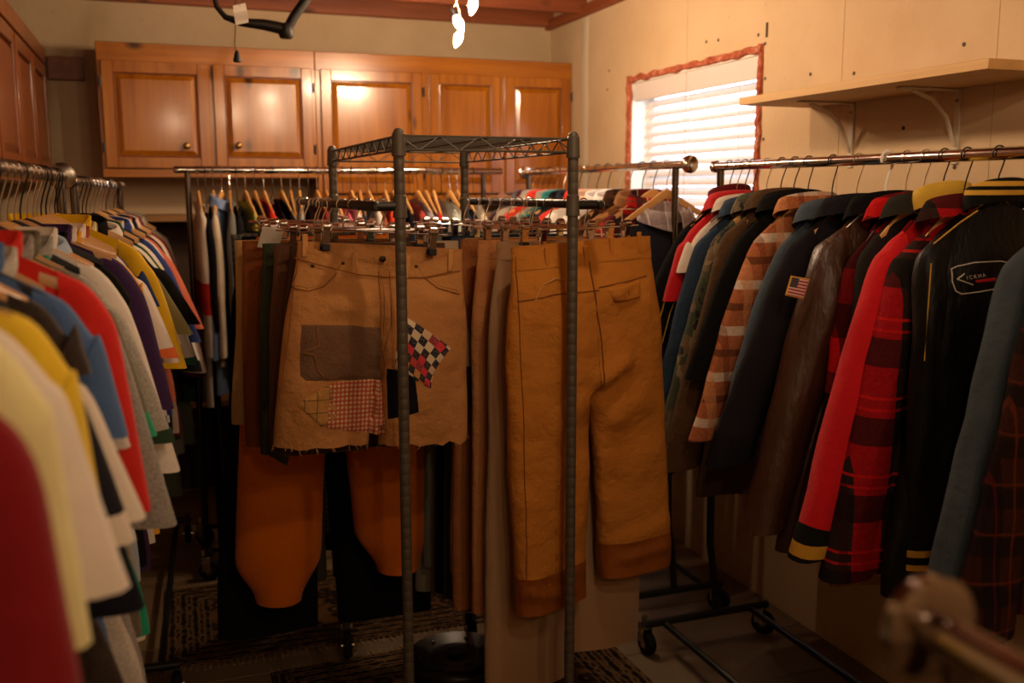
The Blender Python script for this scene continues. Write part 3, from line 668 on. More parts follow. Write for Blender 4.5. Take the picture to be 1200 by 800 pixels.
def top(name, cat, desc, short, where, rail, mat, yaw=0, hw=.215, drop=.085, splay=.06, sl=.34, cuffw=.15, L=.68, Wh=None, thick=.028, arm=.17, fold=.008,
        collar='crew', face=1, cm=None, sm_=None, cuff=None, hem=None, kind='wood', seed=None, zb=-.088, lift=.0, det=1, roll=0.0, sty=None, yoff=None, splay_far=None):
    seed = random.uniform(0, 50) if seed is None else seed
    neckz = zb+.004-lift
    root = empty(name, (rail[0], rail[1], rail[2]), desc, cat, 'clothes on '+where, (0, roll, yaw))
    hanger(kind, rail, yaw, short, where, roll, hw, drop, zb)
    Wh = Wh or hw-.01
    f = body_fn(hw-.028, hw-.03, Wh, drop, L, thick, seed, fold, .075, face)
    nu, nv = (44, 26) if det else (26, 14)
    vs = [f(j/nv, 2*PI*i/nu) for j in range(nv+1) for i in range(nu)]
    fs = [(j*nu+i, j*nu+(i+1) % nu, (j+1)*nu+(i+1) % nu, (j+1)*nu+i) for j in range(nv) for i in range(nu)]
    body = MB().add(vs, fs).obj('body', mat, root, ang=None)
    if hem:
        hv = 5; v0 = 1-.062/L
        vs = [f(lerp(v0, 1.004, j/hv), 2*PI*i/nu, .003) for j in range(hv+1) for i in range(nu)]
        fs = [(j*nu+i, j*nu+(i+1) % nu, (j+1)*nu+(i+1) % nu, (j+1)*nu+i) for j in range(hv) for i in range(nu)]
        MB().add(vs, fs).obj('hem_band', hem, root, ang=None)
    sls = []
    for side in (-1, 1):
        sp = splay if (splay_far is None or side == 1) else splay_far
        yo_ = yoff if yoff is not None else random.uniform(-.02, .01)
        m_ = 22 if det else 12
        a = dict(hw=hw, drop=drop, sl=sl, splay=sp, cuffw=cuffw, arm=arm, ty=sty or thick*1.15, seed=seed+side*3, fold=fold*(1.2 if sl > .45 else .8), yoff=yo_, n=16 if det else 10)
        s_ = MB().add(*sleeve_rings(side, m=m_, **a)).obj('sleeve', sm_ or mat, root, ang=None); sls.append(s_)
        if cuff: MB().add(*sleeve_rings(side, s0=1-(.065 if sl > .5 else .022)/sl, s1=1.012, out=.003, m=4, **a)).obj('cuff', cuff, root, ang=None)
    cm = cm or mat
    if collar == 'crew':
        vs = []; n = 30
        for i in range(n):
            a = 2*PI*i/n; fx = cos(a)*.083; fy = sin(a)*.026; dz = -.04*(max(0, -sin(a))**1.0)-.012
            for (o_, h_) in ((.004, -.008), (.005, .016), (0, .018), (-.003, -.006)): vs.append((fx*(1+o_/.08), fy*(1+o_/.03), dz+h_))
        fs = [(i*4+j, i*4+(j+1) % 4, ((i+1) % n)*4+(j+1) % 4, ((i+1) % n)*4+j) for i in range(n) for j in range(4)]
        MB().add(vs, fs).obj('collar', cm, root)
    elif collar in ('shirt', 'stand', 'fold'):
        vs = []; n = 36; big = {'shirt': .8, 'stand': .8, 'fold': 1.0}[collar]
        for i in range(n+1):
            a = radians(-90*face+9)+ (2*PI-radians(18))*i/n; fx = cos(a)*(.07 if collar == 'stand' else .084); fy = sin(a)*(.04 if collar == 'stand' else .036*big)
            fr_ = max(0, -sin(a)*face); dz = -.017*(1-sin(a)*face)-.004; w_ = .005*nz(i*.5, seed, 0)
            if collar == 'stand': pr = ((.004, -.012), (.006, .01), (.003, .034), (-.002, .036), (-.006, .03), (-.003, -.01))
            else: pr = ((-.002, -.02), (.0, .004), (.003, .017*big), (.009, .019*big), (.018*big+w_, .0), (.026*big+w_, -.028*big-.02*fr_**3))
            for (o_, h_) in pr: vs.append((fx*(1+o_/.075), fy*(1+o_/.03), dz+h_))
        m = 6; fs = [(i*m+j, i*m+j+1, (i+1)*m+j+1, (i+1)*m+j) for i in range(n) for j in range(m-1)]
        MB().add(vs, fs).obj('collar', cm, root, ang=None)
    root.location = Vector(rail)+Matrix.Rotation(yaw, 3, 'Z') @ Matrix.Rotation(roll, 3, 'Y') @ Vector((0, 0, neckz))
    return root, body, sls
# ------------------------------------------------------------------ trousers and shorts
def trousers(name, cat, desc, short, where, rodpt, mat, yaw=0, tilt=0.0, wh=.19, hip=.215, crotch=.29, L=1.02, ho=.235, hi=.03, thick=.03, sag=.02, fold=.008, seed=None, dx=0.0,
             band=None, creases=(), clip=.125, ragged=0.0, elastic=0.0, det=1, bandh=.04, hemL=None, hemband=None, hemh=.1):
    seed = random.uniform(0, 50) if seed is None else seed
    ct, st = cos(yaw), sin(yaw)
    clip_hanger(rodpt, yaw, short, where, clip, tilt)
    root = empty(name, (rodpt[0], rodpt[1], rodpt[2]-.094), desc, cat, 'clothes on '+where, (0, tilt, yaw))
    def pt(h, v, a, out=0.0):
        Ls = L if (hemL is None or h == 1) else hemL
        zc = -Ls*v; c, s = cos(a), sin(a); u = (1+c)/2; sg_ = 1 if s >= 0 else -1
        hp = hip
        xo = lerp(wh, hp, sm(0, crotch*.8, -zc)); xo = lerp(xo, ho, sm(crotch*.6, Ls, -zc))
        xi = 0 if -zc < crotch else lerp(0, hi, ((-zc-crotch)/(max(Ls-crotch, .01)))**.7)
        if elastic: 
            e_ = sm(Ls-.13, Ls, -zc); md = (xo+xi)/2; xo = lerp(xo, md+.055, e_*elastic); xi = lerp(xi, md-.055, e_*elastic)
        x = lerp(xi, xo, u)
        k = 1-sm(crotch-.06, crotch+.05, -zc)
        hc = (max(0, 4*u*(1-u)))**.38; hp_ = max(0, (1-u**4))**.5; hh = lerp(hc, hp_, k)
        tt = thick*(.35+.65*sm(0, .16, -zc))*(1+.25*elastic*sm(.3, .8, v)*(1-sm(.85, 1, v)))
        y = tt*sg_*hh if abs(s) > 1e-4 else 0
        z = zc
        if s < 0: z -= sag*(1-(x/wh)**2)*(1-sm(0, .3, v)) if x < wh else 0
        X = h*x
        if ragged and v > .93: z += ragged*nz(X*40, seed, 2)*sm(.93, 1, v)
        y += fold*sm(.05, .5, v)*(sin(X*22+seed+2*nz(z*2, seed, 0))*.5+1.3*nz(X*8+seed, z*3, 1))+.4*fold*nz(X*15, z*13, seed)
        for (x0, z0, x1, z1, w_, am) in creases:
            d = Vector((x1-x0, z1-z0)); q = Vector((X-x0, z-z0)); tpar = max(0, min(1, q.dot(d)/d.length_squared)); dd = (q-d*tpar).length
            if s < 0.15: y -= am*exp(-(dd/w_)**2)*(1-abs(2*tpar-1)**4)
        n = Vector((h*c, s)); 
        return (X+n.x*out*.5, y+n.y*out, z)
    nu, nv = (34, 46) if det else (20, 20)
    vs = []; fs = []
    for h in (-1, 1):
        b0 = len(vs)
        vs += [pt(h, j/nv, 2*PI*(i+.5)/nu) for j in range(nv+1) for i in range(nu)]
        fs += [(b0+j*nu+i, b0+j*nu+(i+1) % nu, b0+(j+1)*nu+(i+1) % nu, b0+(j+1)*nu+i) for j in range(nv) for i in range(nu)
               if not (nu/2-1 <= i < nu/2 and -0 < 1 and (L*(j+1)/nv) < crotch-.02)]
    body = MB().add(vs, fs).obj('body', mat, root, ang=None)
    if band:
        vs = []; fs = []; nb_ = 4; v1 = bandh/L
        for h in (-1, 1):
            b0 = len(vs); idx = [i for i in range(nu)]
            vs += [pt(h, -.002+v1*j/nb_, 2*PI*(i+.5)/nu, .0025) for j in range(nb_+1) for i in range(nu)]
            fs += [(b0+j*nu+i, b0+j*nu+(i+1) % nu, b0+(j+1)*nu+(i+1) % nu, b0+(j+1)*nu+i) for j in range(nb_) for i in range(nu) if i != int(nu/2-.5)]
        MB().add(vs, fs).obj('waistband', band, root, ang=None)
    if hemband:
        for h in (-1, 1):
            nb_ = 8; v0 = 1-hemh/L
            vs = [pt(h, lerp(v0, 1.003, j/nb_), 2*PI*(i+.5)/nu, .003) for j in range(nb_+1) for i in range(nu)]
            fs = [(j*nu+i, j*nu+(i+1) % nu, (j+1)*nu+(i+1) % nu, (j+1)*nu+i) for j in range(nb_) for i in range(nu)]
            MB().add(vs, fs).obj('hem_facing', hemband, root, ang=None)
    return root, body
# ------------------------------------------------------------------ left racks of T-shirts
LW, LW2 = 'the T-shirt rack', 'the rack behind the T-shirts'
def ltop(y, px, py, mat, desc, short, nm='t_shirt', cat='t-shirt', rack=1, **k):
    a, b_, z = (L1a, L1b, ZL1) if rack == 1 else (L2a, L2b, ZL2)
    rx = onrail(a, b_, y); e = on(px, py, Y=y)
    hw = k.pop('hw', .182 if y < 1.02 else .172); k.setdefault('splay', max(.02, e.x-rx-hw)); k.setdefault('sl', (z-.108)-e.z); k.setdefault('splay_far', .05)
    k.setdefault('yaw', random.uniform(-.05, .05)); k.setdefault('L', max(k['sl']+.22, .66)); k.setdefault('kind', random.choice(['wood', 'wood', 'wood2', 'black']))
    k.setdefault('drop', .045 if y < 1.02 else (.066 if rack == 1 else .075)); k.setdefault('Wh', .2); k.setdefault('zb', -.1); k.setdefault('lift', random.uniform(.0, .010)+(.016 if 1.9 < y else 0)); k.setdefault('roll', random.uniform(-.01, .03)); k.setdefault('arm', .15)
    return top(nm, cat, desc, short, LW if rack == 1 else LW2, (rx, y, z), mat, hw=hw, **k)
ltop(.70, 98, 830, cotton('7a1218', var=.1), 'dark maroon sweatshirt at the end of the T-shirt rack', 'maroon sweatshirt', 'sweatshirt', 'sweatshirt', sl=.60, cuffw=.12, hem=rib('6a0f15'), cuff=rib('6a0f15'), L=.74, fold=.006, hw=.186, splay=.058, lift=.03, roll=.0, drop=.045)
ltop(.79, 108, 765, cotton('d9cf96', var=.08), 'pale yellow T-shirt hanging beside the maroon sweatshirt', 'pale yellow T-shirt', cuffw=.13)
ltop(.88, 152, 690, cotton('d8ccbc', var=.06), 'heavy cream white T-shirt with wide dropped sleeves', 'cream white T-shirt', cuffw=.17, fold=.009, L=.72, hw=.172, roll=0)
ltop(.97, 134, 600, cotton('d8b62c', var=.08), 'bright yellow T-shirt hanging behind the cream white one', 'bright yellow T-shirt', cuffw=.14, hw=.186, roll=.02)
ltop(1.05, 172, 620, bands('navy_stripe', 'z', [(-2, '1b1a22'), (-.30, 'd5c9b6'), (-.25, '1b1a22')]), 'navy black T-shirt with one white band round the sleeve', 'white banded navy T-shirt', cuffw=.16, kind='black', hw=.168, lift=.02)
ltop(1.12, 174, 580, cotton('d2c6b4'), 'off-white T-shirt tucked behind the navy banded T-shirt', 'off-white T-shirt', cuffw=.13, hw=.16, lift=.03)
ltop(1.19, 163, 660, cotton('17171f'), 'long navy black sweatshirt hanging below its neighbours', 'long navy sweatshirt', 'sweatshirt', 'sweatshirt', cuffw=.11, L=.78, hw=.14, lift=.06)
ltop(1.26, 106, 440, heather('3b2e26', '2a211b'), 'dark brown sweatshirt between the navy and the steel blue tops', 'dark brown sweatshirt', 'sweatshirt', 'sweatshirt', cuffw=.12, hw=.15)
ltop(1.33, 157, 507, cotton('4a6690'), 'steel blue T-shirt with stitched sleeve hem', 'steel blue T-shirt', cuffw=.15)
ltop(1.40, 150, 520, heather('c9c0b2', 'b2a898'), 'light oatmeal T-shirt between the blue and the red shirts', 'oatmeal T-shirt', cuffw=.12, hw=.15, lift=.02)
ltop(1.47, 186, 600, cotton('c8281f', var=.1), 'bright red sweatshirt with slim long sleeves', 'bright red sweatshirt', 'sweatshirt', 'sweatshirt', cuffw=.12, L=.72, fold=.009, hw=.184, roll=.02, lift=.0)
ltop(1.55, 207, 612, heather('9a948c', '7e7870'), 'heather grey sweatshirt next to the bright red one', 'heather grey sweatshirt', 'sweatshirt', 'sweatshirt', cuffw=.1, L=.74, hw=.168, lift=.01, roll=0)
ltop(1.63, 178, 480, heather('6d6450', '5a523f'), 'olive taupe T-shirt next to the heather grey sweatshirt', 'olive taupe T-shirt', cuffw=.13, hw=.16)
ltop(1.70, 183, 483, cotton('1f8f6a'), 'teal green T-shirt with only its edge showing', 'teal green T-shirt', cuffw=.1, hw=.145, lift=.05, roll=0)
ltop(1.77, 207, 505, heather('a7a196', '8c867b'), 'mid grey T-shirt with a dark green sleeve hem', 'mid grey T-shirt', cuffw=.13, hw=.158, lift=.02, cuff=cotton('2c3d2c'))
ltop(1.84, 218, 545, cotton('d9cfc2', var=.07), 'cream long-sleeved shirt with flared sleeves', 'cream long-sleeved shirt', 'long_sleeved_shirt', 'shirt', cuffw=.12, L=.76)
ltop(1.91, 150, 420, cotton('9fb0c4'), 'pale blue collared shirt squeezed on the T-shirt rack', 'pale blue collared shirt', 'collared_shirt', 'shirt', collar='shirt', cuffw=.12)
ltop(1.98, 158, 330+110, cotton('14120f'), 'plain black T-shirt with broad shoulders on the T-shirt rack', 'plain black T-shirt', cuffw=.14, hw=.18, kind='black')
ltop(2.05, 207, 476, cotton('3a2348'), 'deep purple long-sleeved shirt on the T-shirt rack', 'deep purple shirt', 'long_sleeved_shirt', 'shirt', cuffw=.11, L=.7, hw=.19, lift=.01)
ltop(2.12, 196, 480, cotton('cbbfae'), 'beige sweatshirt beside the golden yellow T-shirt', 'beige sweatshirt', 'sweatshirt', 'sweatshirt', cuffw=.11)
ltop(2.19, 165, 380, cotton('d9991f'), 'golden yellow T-shirt on the T-shirt rack', 'golden yellow T-shirt', cuffw=.13, hw=.186, lift=.03)
ltop(2.26, 212, 410, cotton('d8cabd'), 'white T-shirt with an orange sleeve edge', 'orange edged white T-shirt', cuffw=.14, cuff=cotton('d86a35'))
ltop(2.33, 216, 418, cotton('d9c3b4'), 'pinkish white T-shirt beside the ruffled yellow shirt', 'pinkish white T-shirt', cuffw=.14)
ltop(2.40, 190, 350, cotton('1d2a55'), 'royal navy T-shirt with a red collar trim', 'royal navy T-shirt', cuffw=.12, cm=rib('a0452c'))
ltop(2.47, 226, 430, cotton('d2a516'), 'ruffled mustard yellow shirt on the T-shirt rack', 'mustard yellow shirt', 'long_sleeved_shirt', 'shirt', cuffw=.13, fold=.014, hw=.2, lift=.0)
ltop(2.54, 210, 400, cotton('cfc191'), 'cream yellow T-shirt behind the mustard yellow shirt', 'cream yellow T-shirt', cuffw=.12)
ltop(2.595, 228, 385, cotton('6e6238'), 'olive green shirt beside the round rail cap of the T-shirt rack', 'olive green shirt', 'long_sleeved_shirt', 'shirt', cuffw=.1)
SL2 = [('14120f', 'black fleece', 236, 330, 'long', 'fleece_jacket', 'jacket', 'stand'), ('d6cabb', 'white shirt with dark green piping', 232, 375, 'p', 'polo_shirt', 'shirt', 'shirt'), ('2c4a36', 'bottle green polo shirt', 234, 370, '', 'polo_shirt', 'shirt', 'shirt'),
       ('cbb83c', 'lemon yellow T-shirt', 228, 340, '', 't_shirt', 't-shirt', 'crew'), ('cfc6ba', 'silver grey T-shirt', 236, 370, '', 't_shirt', 't-shirt', 'crew'), ('24346a', 'cobalt blue polo shirt', 238, 352, '', 'polo_shirt', 'shirt', 'shirt'),
       ('d8cdbf', 'ivory rugby shirt', 240, 372, '', 'rugby_shirt', 'shirt', 'shirt'), ('c4654a', 'salmon red T-shirt', 240, 335, '', 't_shirt', 't-shirt', 'crew'), ('1a1a22', 'midnight blue rugby shirt', 243, 385, '', 'rugby_shirt', 'shirt', 'shirt'),
       ('d2b9a8', 'blush pink polo shirt', 245, 388, '', 'polo_shirt', 'shirt', 'shirt'), ('7a2d2a', 'brick red polo shirt', 246, 395, '', 'polo_shirt', 'shirt', 'shirt'), ('1f1d1a', 'charcoal polo shirt', 247, 400, '', 'polo_shirt', 'shirt', 'shirt'),
       ('c9c2b4', 'stone grey shirt with a green hem', 246, 420, 'p', 'polo_shirt', 'shirt', 'shirt'), ('7d8a74', 'sage green patterned shirt', 236, 470, '', 'long_sleeved_shirt', 'shirt', 'shirt')]
for i, (hx_, sh_, px_, py_, kk, nm, ct_, col_) in enumerate(SL2):
    y = 2.94+i*.095
    ltop(y, px_, py_+45, cotton(hx_), sh_+' hanging on the rack behind the T-shirts', sh_, nm, ct_, 2, collar=col_, det=0, cuffw=.1, fold=.006, cuff=cotton('2f5a3e') if kk == 'p' else None, kind=['wood', 'black', 'wood'][i % 3], hw=.175)
# ------------------------------------------------------------------ rack in front of the pine cabinets (seen edge on)
BW = 'the rack before the cabinets'
BK = [('cfc4b2', 'white jersey with a red chest band', .82, 'jersey', 'r'), ('111114', 'black long coat', 1.38, 'long_coat', ''), ('c9bca4', 'cream knit cardigan', .66, 'cardigan', ''), ('6a6a66', 'pewter grey shirt', .6, 'shirt', ''), ('5a6c8c', 'faded blue denim shirt', .76, 'denim_shirt', 'd'),
      ('1b1b20', 'black blouse', .7, 'blouse', ''), ('a9ad3e', 'lime green top', .62, 'blouse', ''), ('23211f', 'dark grey blouse', .66, 'blouse', ''), ('cf2a1a', 'scarlet blouse', .6, 'blouse', ''), ('1a181c', 'black cardigan', .7, 'cardigan', ''),
      ('15141a', 'ink blue dress', .95, 'dress', ''), ('d8d2c8', 'white blouse', .6, 'blouse', ''), ('98948e', 'ash grey sweater', .6, 'sweater', ''), ('3a2417', 'chocolate brown blouse', .64, 'blouse', ''), ('8e1f1a', 'ruby red top', .6, 'blouse', ''),
      ('bdb5a6', 'bone coloured knit top', .62, 'blouse', ''), ('c9a9a0', 'dusty pink blouse', .62, 'blouse', ''), ('c95a78', 'rose pink top', .6, 'blouse', ''), ('d8cfc2', 'pearl white vest', .6, 'vest', ''), ('20263a', 'dark indigo shirt', .66, 'shirt', ''),
      ('dcd3c8', 'snow white shirt', .66, 'shirt', ''), ('8a4a2a', 'rust brown blouse', .62, 'blouse', ''), ('c8401f', 'orange and yellow striped top', .6, 'blouse', 's'), ('2a1f1c', 'umber cardigan', .62, 'cardigan', ''), ('14141a', 'jet black shirt', .62, 'shirt', ''),
      ('b0413a', 'coral red shirt', .62, 'shirt', ''), ('8f8a96', 'lilac grey shirt', .66, 'shirt', ''), ('3a2a24', 'dark cocoa shirt', .66, 'shirt', ''), ('bf1f1f', 'crimson satin shirt', .62, 'shirt', ''), ('a9b4ac', 'pale mint shirt', .62, 'shirt', ''), ('d8d0c4', 'chalk white shirt', .62, 'shirt', ''),
      ('1d2438', 'navy blue shirt', .62, 'shirt', ''), ('121216', 'black polo top', .66, 'blouse', ''), ('cdbfa6', 'sand coloured blouse', .62, 'blouse', '')]
nB = len(BK)
for i, (hx_, sh_, L_, nm, kk) in enumerate(BK):
    x = (.152, .18, .208, .27, .24)[i] if i < 5 else .296+(i-5)*(1.27-.296)/(nB-6)
    m = {'r': bands('jersey', 'z', [(-3, 'cfc4b2'), (-.46, 'c2301f'), (-.34, 'd5cab8')]), 'd': cotton('6c82aa'), 's': bands('sun', 'z', [(-3, 'c8401f'), (-.3, 'd9a025'), (-.25, 'c8401f'), (-.18, 'd9a025'), (-.12, 'c8401f')])}.get(kk) or cotton(hx_)
    lng = i % 3 != 1 or i < 5
    top(nm, {'long_coat': 'coat', 'dress': 'dress', 'jersey': 'shirt', 'denim_shirt': 'shirt'}.get(nm, nm), sh_+' seen edge-on on the rack before the cabinets', sh_, BW, (x, YR3, ZR3), m, yaw=PI/2+(random.uniform(-.12, .12) if i != 4 else -.3), lift=random.uniform(.0, .022), roll=random.uniform(-.05, .05),
        hw=random.uniform(.17, .21), drop=.08, splay=.035, sl=.62 if lng and L_ < .9 else .5, cuffw=.09, L=L_, thick=(.02, .02, .022, .016, .028)[i] if i < 5 else .016, fold=.006, collar='shirt' if nm == 'denim_shirt' else None, kind=['wood', 'wire', 'wood', 'wood2'][i % 4], det=0, sty=.02)
# ------------------------------------------------------------------ shirts by the window
SW = 'the rack by the window'
TARTAN = plaid('tartan', '9c1f1a', (('x', .085, .35, 0, '1c1f24', .75), ('z', .085, .35, .02, '1c1f24', .75), ('x', .085, .04, .05, 'cfc6a8', .8), ('z', .085, .04, .06, 'cfc6a8', .8), ('x', .085, .05, .065, '24402e', .7), ('z', .085, .05, .035, '24402e', .7)))
FADED = plaid('faded', 'a59696', (('x', .06, .3, 0, '8a7a80', .6), ('z', .06, .3, 0, '8a7a80', .6), ('x', .06, .06, .04, 'd8cfc8', .8)))
S2 = [(2.905, None, 'slate blue shirt with a faded lilac plaid collar', cotton('2b2c38'), FADED, 'fold', 'wood'), (2.995, None, 'red tartan flannel shirt', TARTAN, TARTAN, 'shirt', 'wood'), (3.08, None, 'tan chamois shirt', cotton('8a5c34'), None, 'shirt', 'wood'),
      (3.18, None, 'brown checked shirt', plaid('brownchk', '5a3a26', (('x', .05, .5, 0, '2a1c14', .7), ('z', .05, .5, 0, '2a1c14', .7))), None, 'shirt', 'wood'), (3.27, None, 'bright white dress shirt', cotton('e2dedb', var=.04), None, 'shirt', 'wood'), (3.36, None, 'ecru white shirt', cotton('d9d2c8'), None, 'shirt', 'wire'),
      (3.45, None, 'white shirt with peach collar', cotton('ddd6cf'), cotton('d0a98c'), 'shirt', 'wire'), (3.54, None, 'vermilion red shirt', cotton('b82a1c'), None, 'shirt', 'wood'), (3.63, None, 'dark slate shirt', cotton('23252c'), None, 'shirt', 'black'), (3.71, None, 'black work shirt', cotton('131316'), None, 'shirt', 'wood'),
      (3.79, None, 'sea teal shirt', cotton('1d6a66'), None, 'shirt', 'wood'), (3.87, None, 'putty grey shirt', cotton('8e887a'), None, 'shirt', 'wood'), (3.95, None, 'poppy red shirt', cotton('c0301c'), None, 'shirt', 'wood'), (4.02, None, 'greige shirt', cotton('9a9082'), None, 'shirt', 'wire'), (4.085, None, 'burgundy wine shirt', cotton('4a1a1e'), None, 'shirt', 'wood'), (4.145, None, 'steel grey shirt', cotton('55565a'), None, 'shirt', 'wood')]
for i, (y, _, sh_, m, c_, col_, kd) in enumerate(S2):
    top('collared_shirt', 'shirt', sh_+' on the rack by the window', sh_, SW, (XRK2, y, ZR2), m, yaw=random.uniform(-.1, .1)+(.1 if i < 3 else 0), hw=.215, drop=.09, splay=.08, sl=.6, cuffw=.09, L=.78, thick=.026, fold=.008, collar=col_, cm=c_, kind=kd, det=1 if i < 3 else 0, lift=.004 if i else .05, roll=random.uniform(-.04, .04))
# ------------------------------------------------------------------ jackets under the shelf
RW = 'the jacket rack'
FLAN = plaid('flannel', 'a5623e', (('z', .12, .2, .0, 'd8cbb8', .72), ('z', .12, .16, .055, '4a2a20', .72), ('x', .11, .22, .0, 'c98a5c', .6), ('x', .11, .15, .06, '6e3524', .55)))
BUFF = plaid('buffalo', 'b01316', (('x', .16, .5, .03, '1a0c0c', .72), ('z', .16, .5, .0, '1a0c0c', .72)))
GRN = plaid('lumber', '96141a', (('x', .15, .5, .02, '12201b', .93), ('z', .17, .36, .02, '141414', .8), ('z', .17, .035, .09, 'c01c1a', .9), ('z', .17, .035, .115, 'c01c1a', .7), ('x', .15, .12, .12, '2a1010', .6)))
DRK = plaid('darkbrown', '33190f', (('x', .08, .4, 0, '14100f', .7), ('z', .09, .4, 0, '14100f', .7), ('x', .08, .05, .03, '6e3018', .4), ('z', .09, .05, .05, '6e3018', .35), ('x', .08, .04, .06, '5a1414', .5)))
def jk(y, nm, desc, short, mat, cat='jacket', **k):
    k['hw'] = k.get('hw', .215)-.045; k.setdefault('drop', .095); k['splay'] = k.get('splay', .12)+.075; k.setdefault('Wh', .23); k.setdefault('sl', .66); k.setdefault('cuffw', .115); k.setdefault('L', .72); k.setdefault('thick', .029); k.setdefault('fold', .010)
    k.setdefault('collar', 'fold'); k.setdefault('face', -1); k.setdefault('arm', .21); k.setdefault('yaw', random.uniform(-.03, .09)); k.setdefault('kind', 'wood'); k.setdefault('sty', .035); k.setdefault('roll', random.uniform(-.03, .05)); k.setdefault('lift', random.uniform(0, .012)); k.setdefault('zb', random.choice((-.084, -.09, -.098)))
    return top(nm, cat, desc, short, RW, (XRK, y, ZR), mat, **k)
r_, bd, sl_ = jk(2.585, 'track_jacket', 'black track jacket with gold piping, dark red lining edge', 'gold piped black track jacket', cotton('131211'), L=.7, hw=.225, splay=.15, sl=.6, collar='stand', cm=cotton('5a1216'))
for q in (0, 1):
    for s_ in sl_[:1]: seam('piping', bvh_of(s_), [(-.19+q*.03, -.16-q*.06), (-.225+q*.03, -.25-q*.02), (-.26+q*.03, -.35), (-.295+q*.03, -.46)], .0015, plain('c9a03c', .6), r_)
jk(2.54, 'fleece_jacket', 'scarlet red fleece jacket beside the denim jacket', 'scarlet fleece jacket', cotton('b3161c'), sl=.32, cuffw=.13, splay=.0, L=.62, hw=.21)
jk(2.50, 'shirt', 'ivory shirt showing only a strip beside the denim jacket', 'ivory strip shirt', cotton('cdbfb0'), 'shirt', sl=.22, splay=-.02, L=.6, collar='shirt', kind='wire')
r_, bd, sl_ = jk(2.46, 'denim_jacket', 'dark blue denim jacket with stitched collar', 'dark blue denim jacket', denim('223042', 1.35), sl=.68, splay=.1, L=.66, hw=.225, kind='wire', cuff=denim('22324a'), hem=denim('22324a'))
jk(2.39, 'camouflage_jacket', 'woodland camouflage field jacket', 'camouflage field jacket', camo(), sl=.72, splay=.12, L=.78, cuff=camo())
jk(2.32, 'canvas_jacket', 'brown canvas work jacket with flap pocket', 'brown canvas work jacket', canvas('4a3520'), sl=.78, splay=.1, L=.86)
jk(2.26, 'jacket', 'short black jacket between the canvas jacket and the flannel', 'short black jacket', cotton('121110'), sl=.5, splay=.08, kind='wire')
jk(2.20, 'flannel_shirt', 'orange brown flannel shirt with white and dark bands', 'orange flannel shirt', FLAN, 'shirt', sl=.64, splay=.12, L=.66, thick=.03, collar='shirt', fold=.014, cuffw=.09, kind='wood')
jk(2.10, 'denim_shirt', 'washed blue denim shirt behind the charcoal coat', 'washed blue denim shirt', denim('39434c', 1.5), 'shirt', sl=.5, splay=.08, kind='wire')
jk(2.0, 'chore_coat', 'charcoal navy chore coat with plain cuffs', 'charcoal chore coat', cotton('1e1b20', var=.1), 'coat', sl=.66, splay=.13, L=.74, hw=.225, cuff=cotton('17151a'), fold=.011)
r_, bd, sl_ = jk(1.90, 'bomber_jacket', 'glossy brown satin bomber jacket with a flag patch on its sleeve', 'brown satin bomber', satin('3e2414'), sl=.80, splay=.12, L=.86, hw=.22, Wh=.27, thick=.045, fold=.014, collar='fold', cm=cotton('0f0d0c'), sty=.055, cuffw=.12, kind='white', yaw=.02)
# flag patch
t = NT('flag_patch'); uvn = t.n('ShaderNodeTexCoord').outputs['UV']; s = t.sep(uvn); u_, v_ = s[0], s[1]
st = t.math('LESS_THAN', t.math('FLOORED_MODULO', t.math('MULTIPLY', v_, 6.5), 1.0), .5)
col = t.mix(st, lin('d8c8c0'), lin('b3202a'))
cant = t.math('MULTIPLY', t.math('LESS_THAN', u_, .44), t.math('GREATER_THAN', v_, .46))
stars = t.n('ShaderNodeTexVoronoi', in_Vector=t.map(uvn, (13, 11, 1)), in_Scale=1.0, in_Randomness=0.0).outputs['Distance']
col = t.mix(cant, col, t.mix(t.math('LESS_THAN', stars, .2), lin('1c2030'), lin('b5b0a8')))
ed = t.math('MINIMUM', t.math('MINIMUM', u_, t.math('SUBTRACT', 1.0, u_)), t.math('MINIMUM', v_, t.math('SUBTRACT', 1.0, v_)))
t.base(t.mix(t.math('LESS_THAN', ed, .055), col, lin('d69a2c'))); t.p('Roughness', .8)
def loc_of(root, px, py, y):
    p = on(px, py, Y=y); q = root.matrix_basis.inverted() @ p; return (q.x, q.z)
bv = bvh_of(sl_[0]); yq = 1.86
fc = [loc_of(r_, 928, 323, yq), loc_of(r_, 951, 327, yq), loc_of(r_, 943, 351, yq), loc_of(r_, 921, 346, yq)]
patch('flag_patch', bv, fc, t.m, r_, 14, .003, label='small stars and stripes flag patch with gold edge')
jk(1.835, 'wool_coat', 'red and black buffalo check wool coat', 'buffalo check wool coat', BUFF, 'coat', sl=.45, splay=-.02, L=.66, hw=.2, Wh=.19, cm=BUFF, thick=.036, drop=.11, kind='black')
jk(1.775, 'work_jacket', 'charcoal grey work jacket with a yellow collar lining', 'charcoal work jacket', cotton('23201d'), sl=.5, splay=-.04, L=.90, hw=.2, Wh=.2, cm=cotton('2a2620'), hem=canvas('8a5c20'))
r_, bd, sl_ = jk(1.72, 'varsity_jacket', 'bright red jacket with black and gold striped cuffs', 'bright red varsity jacket', cotton('c0141c', var=.08), sl=.80, splay=.12, L=.74, hw=.205, drop=.105, cuffw=.085, sty=.05, fold=.010, collar='stand', cm=cotton('c9a43a'),
                 cuff=bands('varsity_cuff', 'z', [(-3, '0e0d0c'), (-.795, 'b98a2e'), (-.765, '0e0d0c')]), kind='wire')
jk(1.655, 'lumber_jacket', 'red, green and black plaid wool lumber jacket', 'plaid lumber jacket', GRN, sl=.84, splay=.06, L=.82, hw=.2, drop=.105, thick=.045, sty=.05, cuffw=.13, fold=.008, cm=GRN, kind='wood')
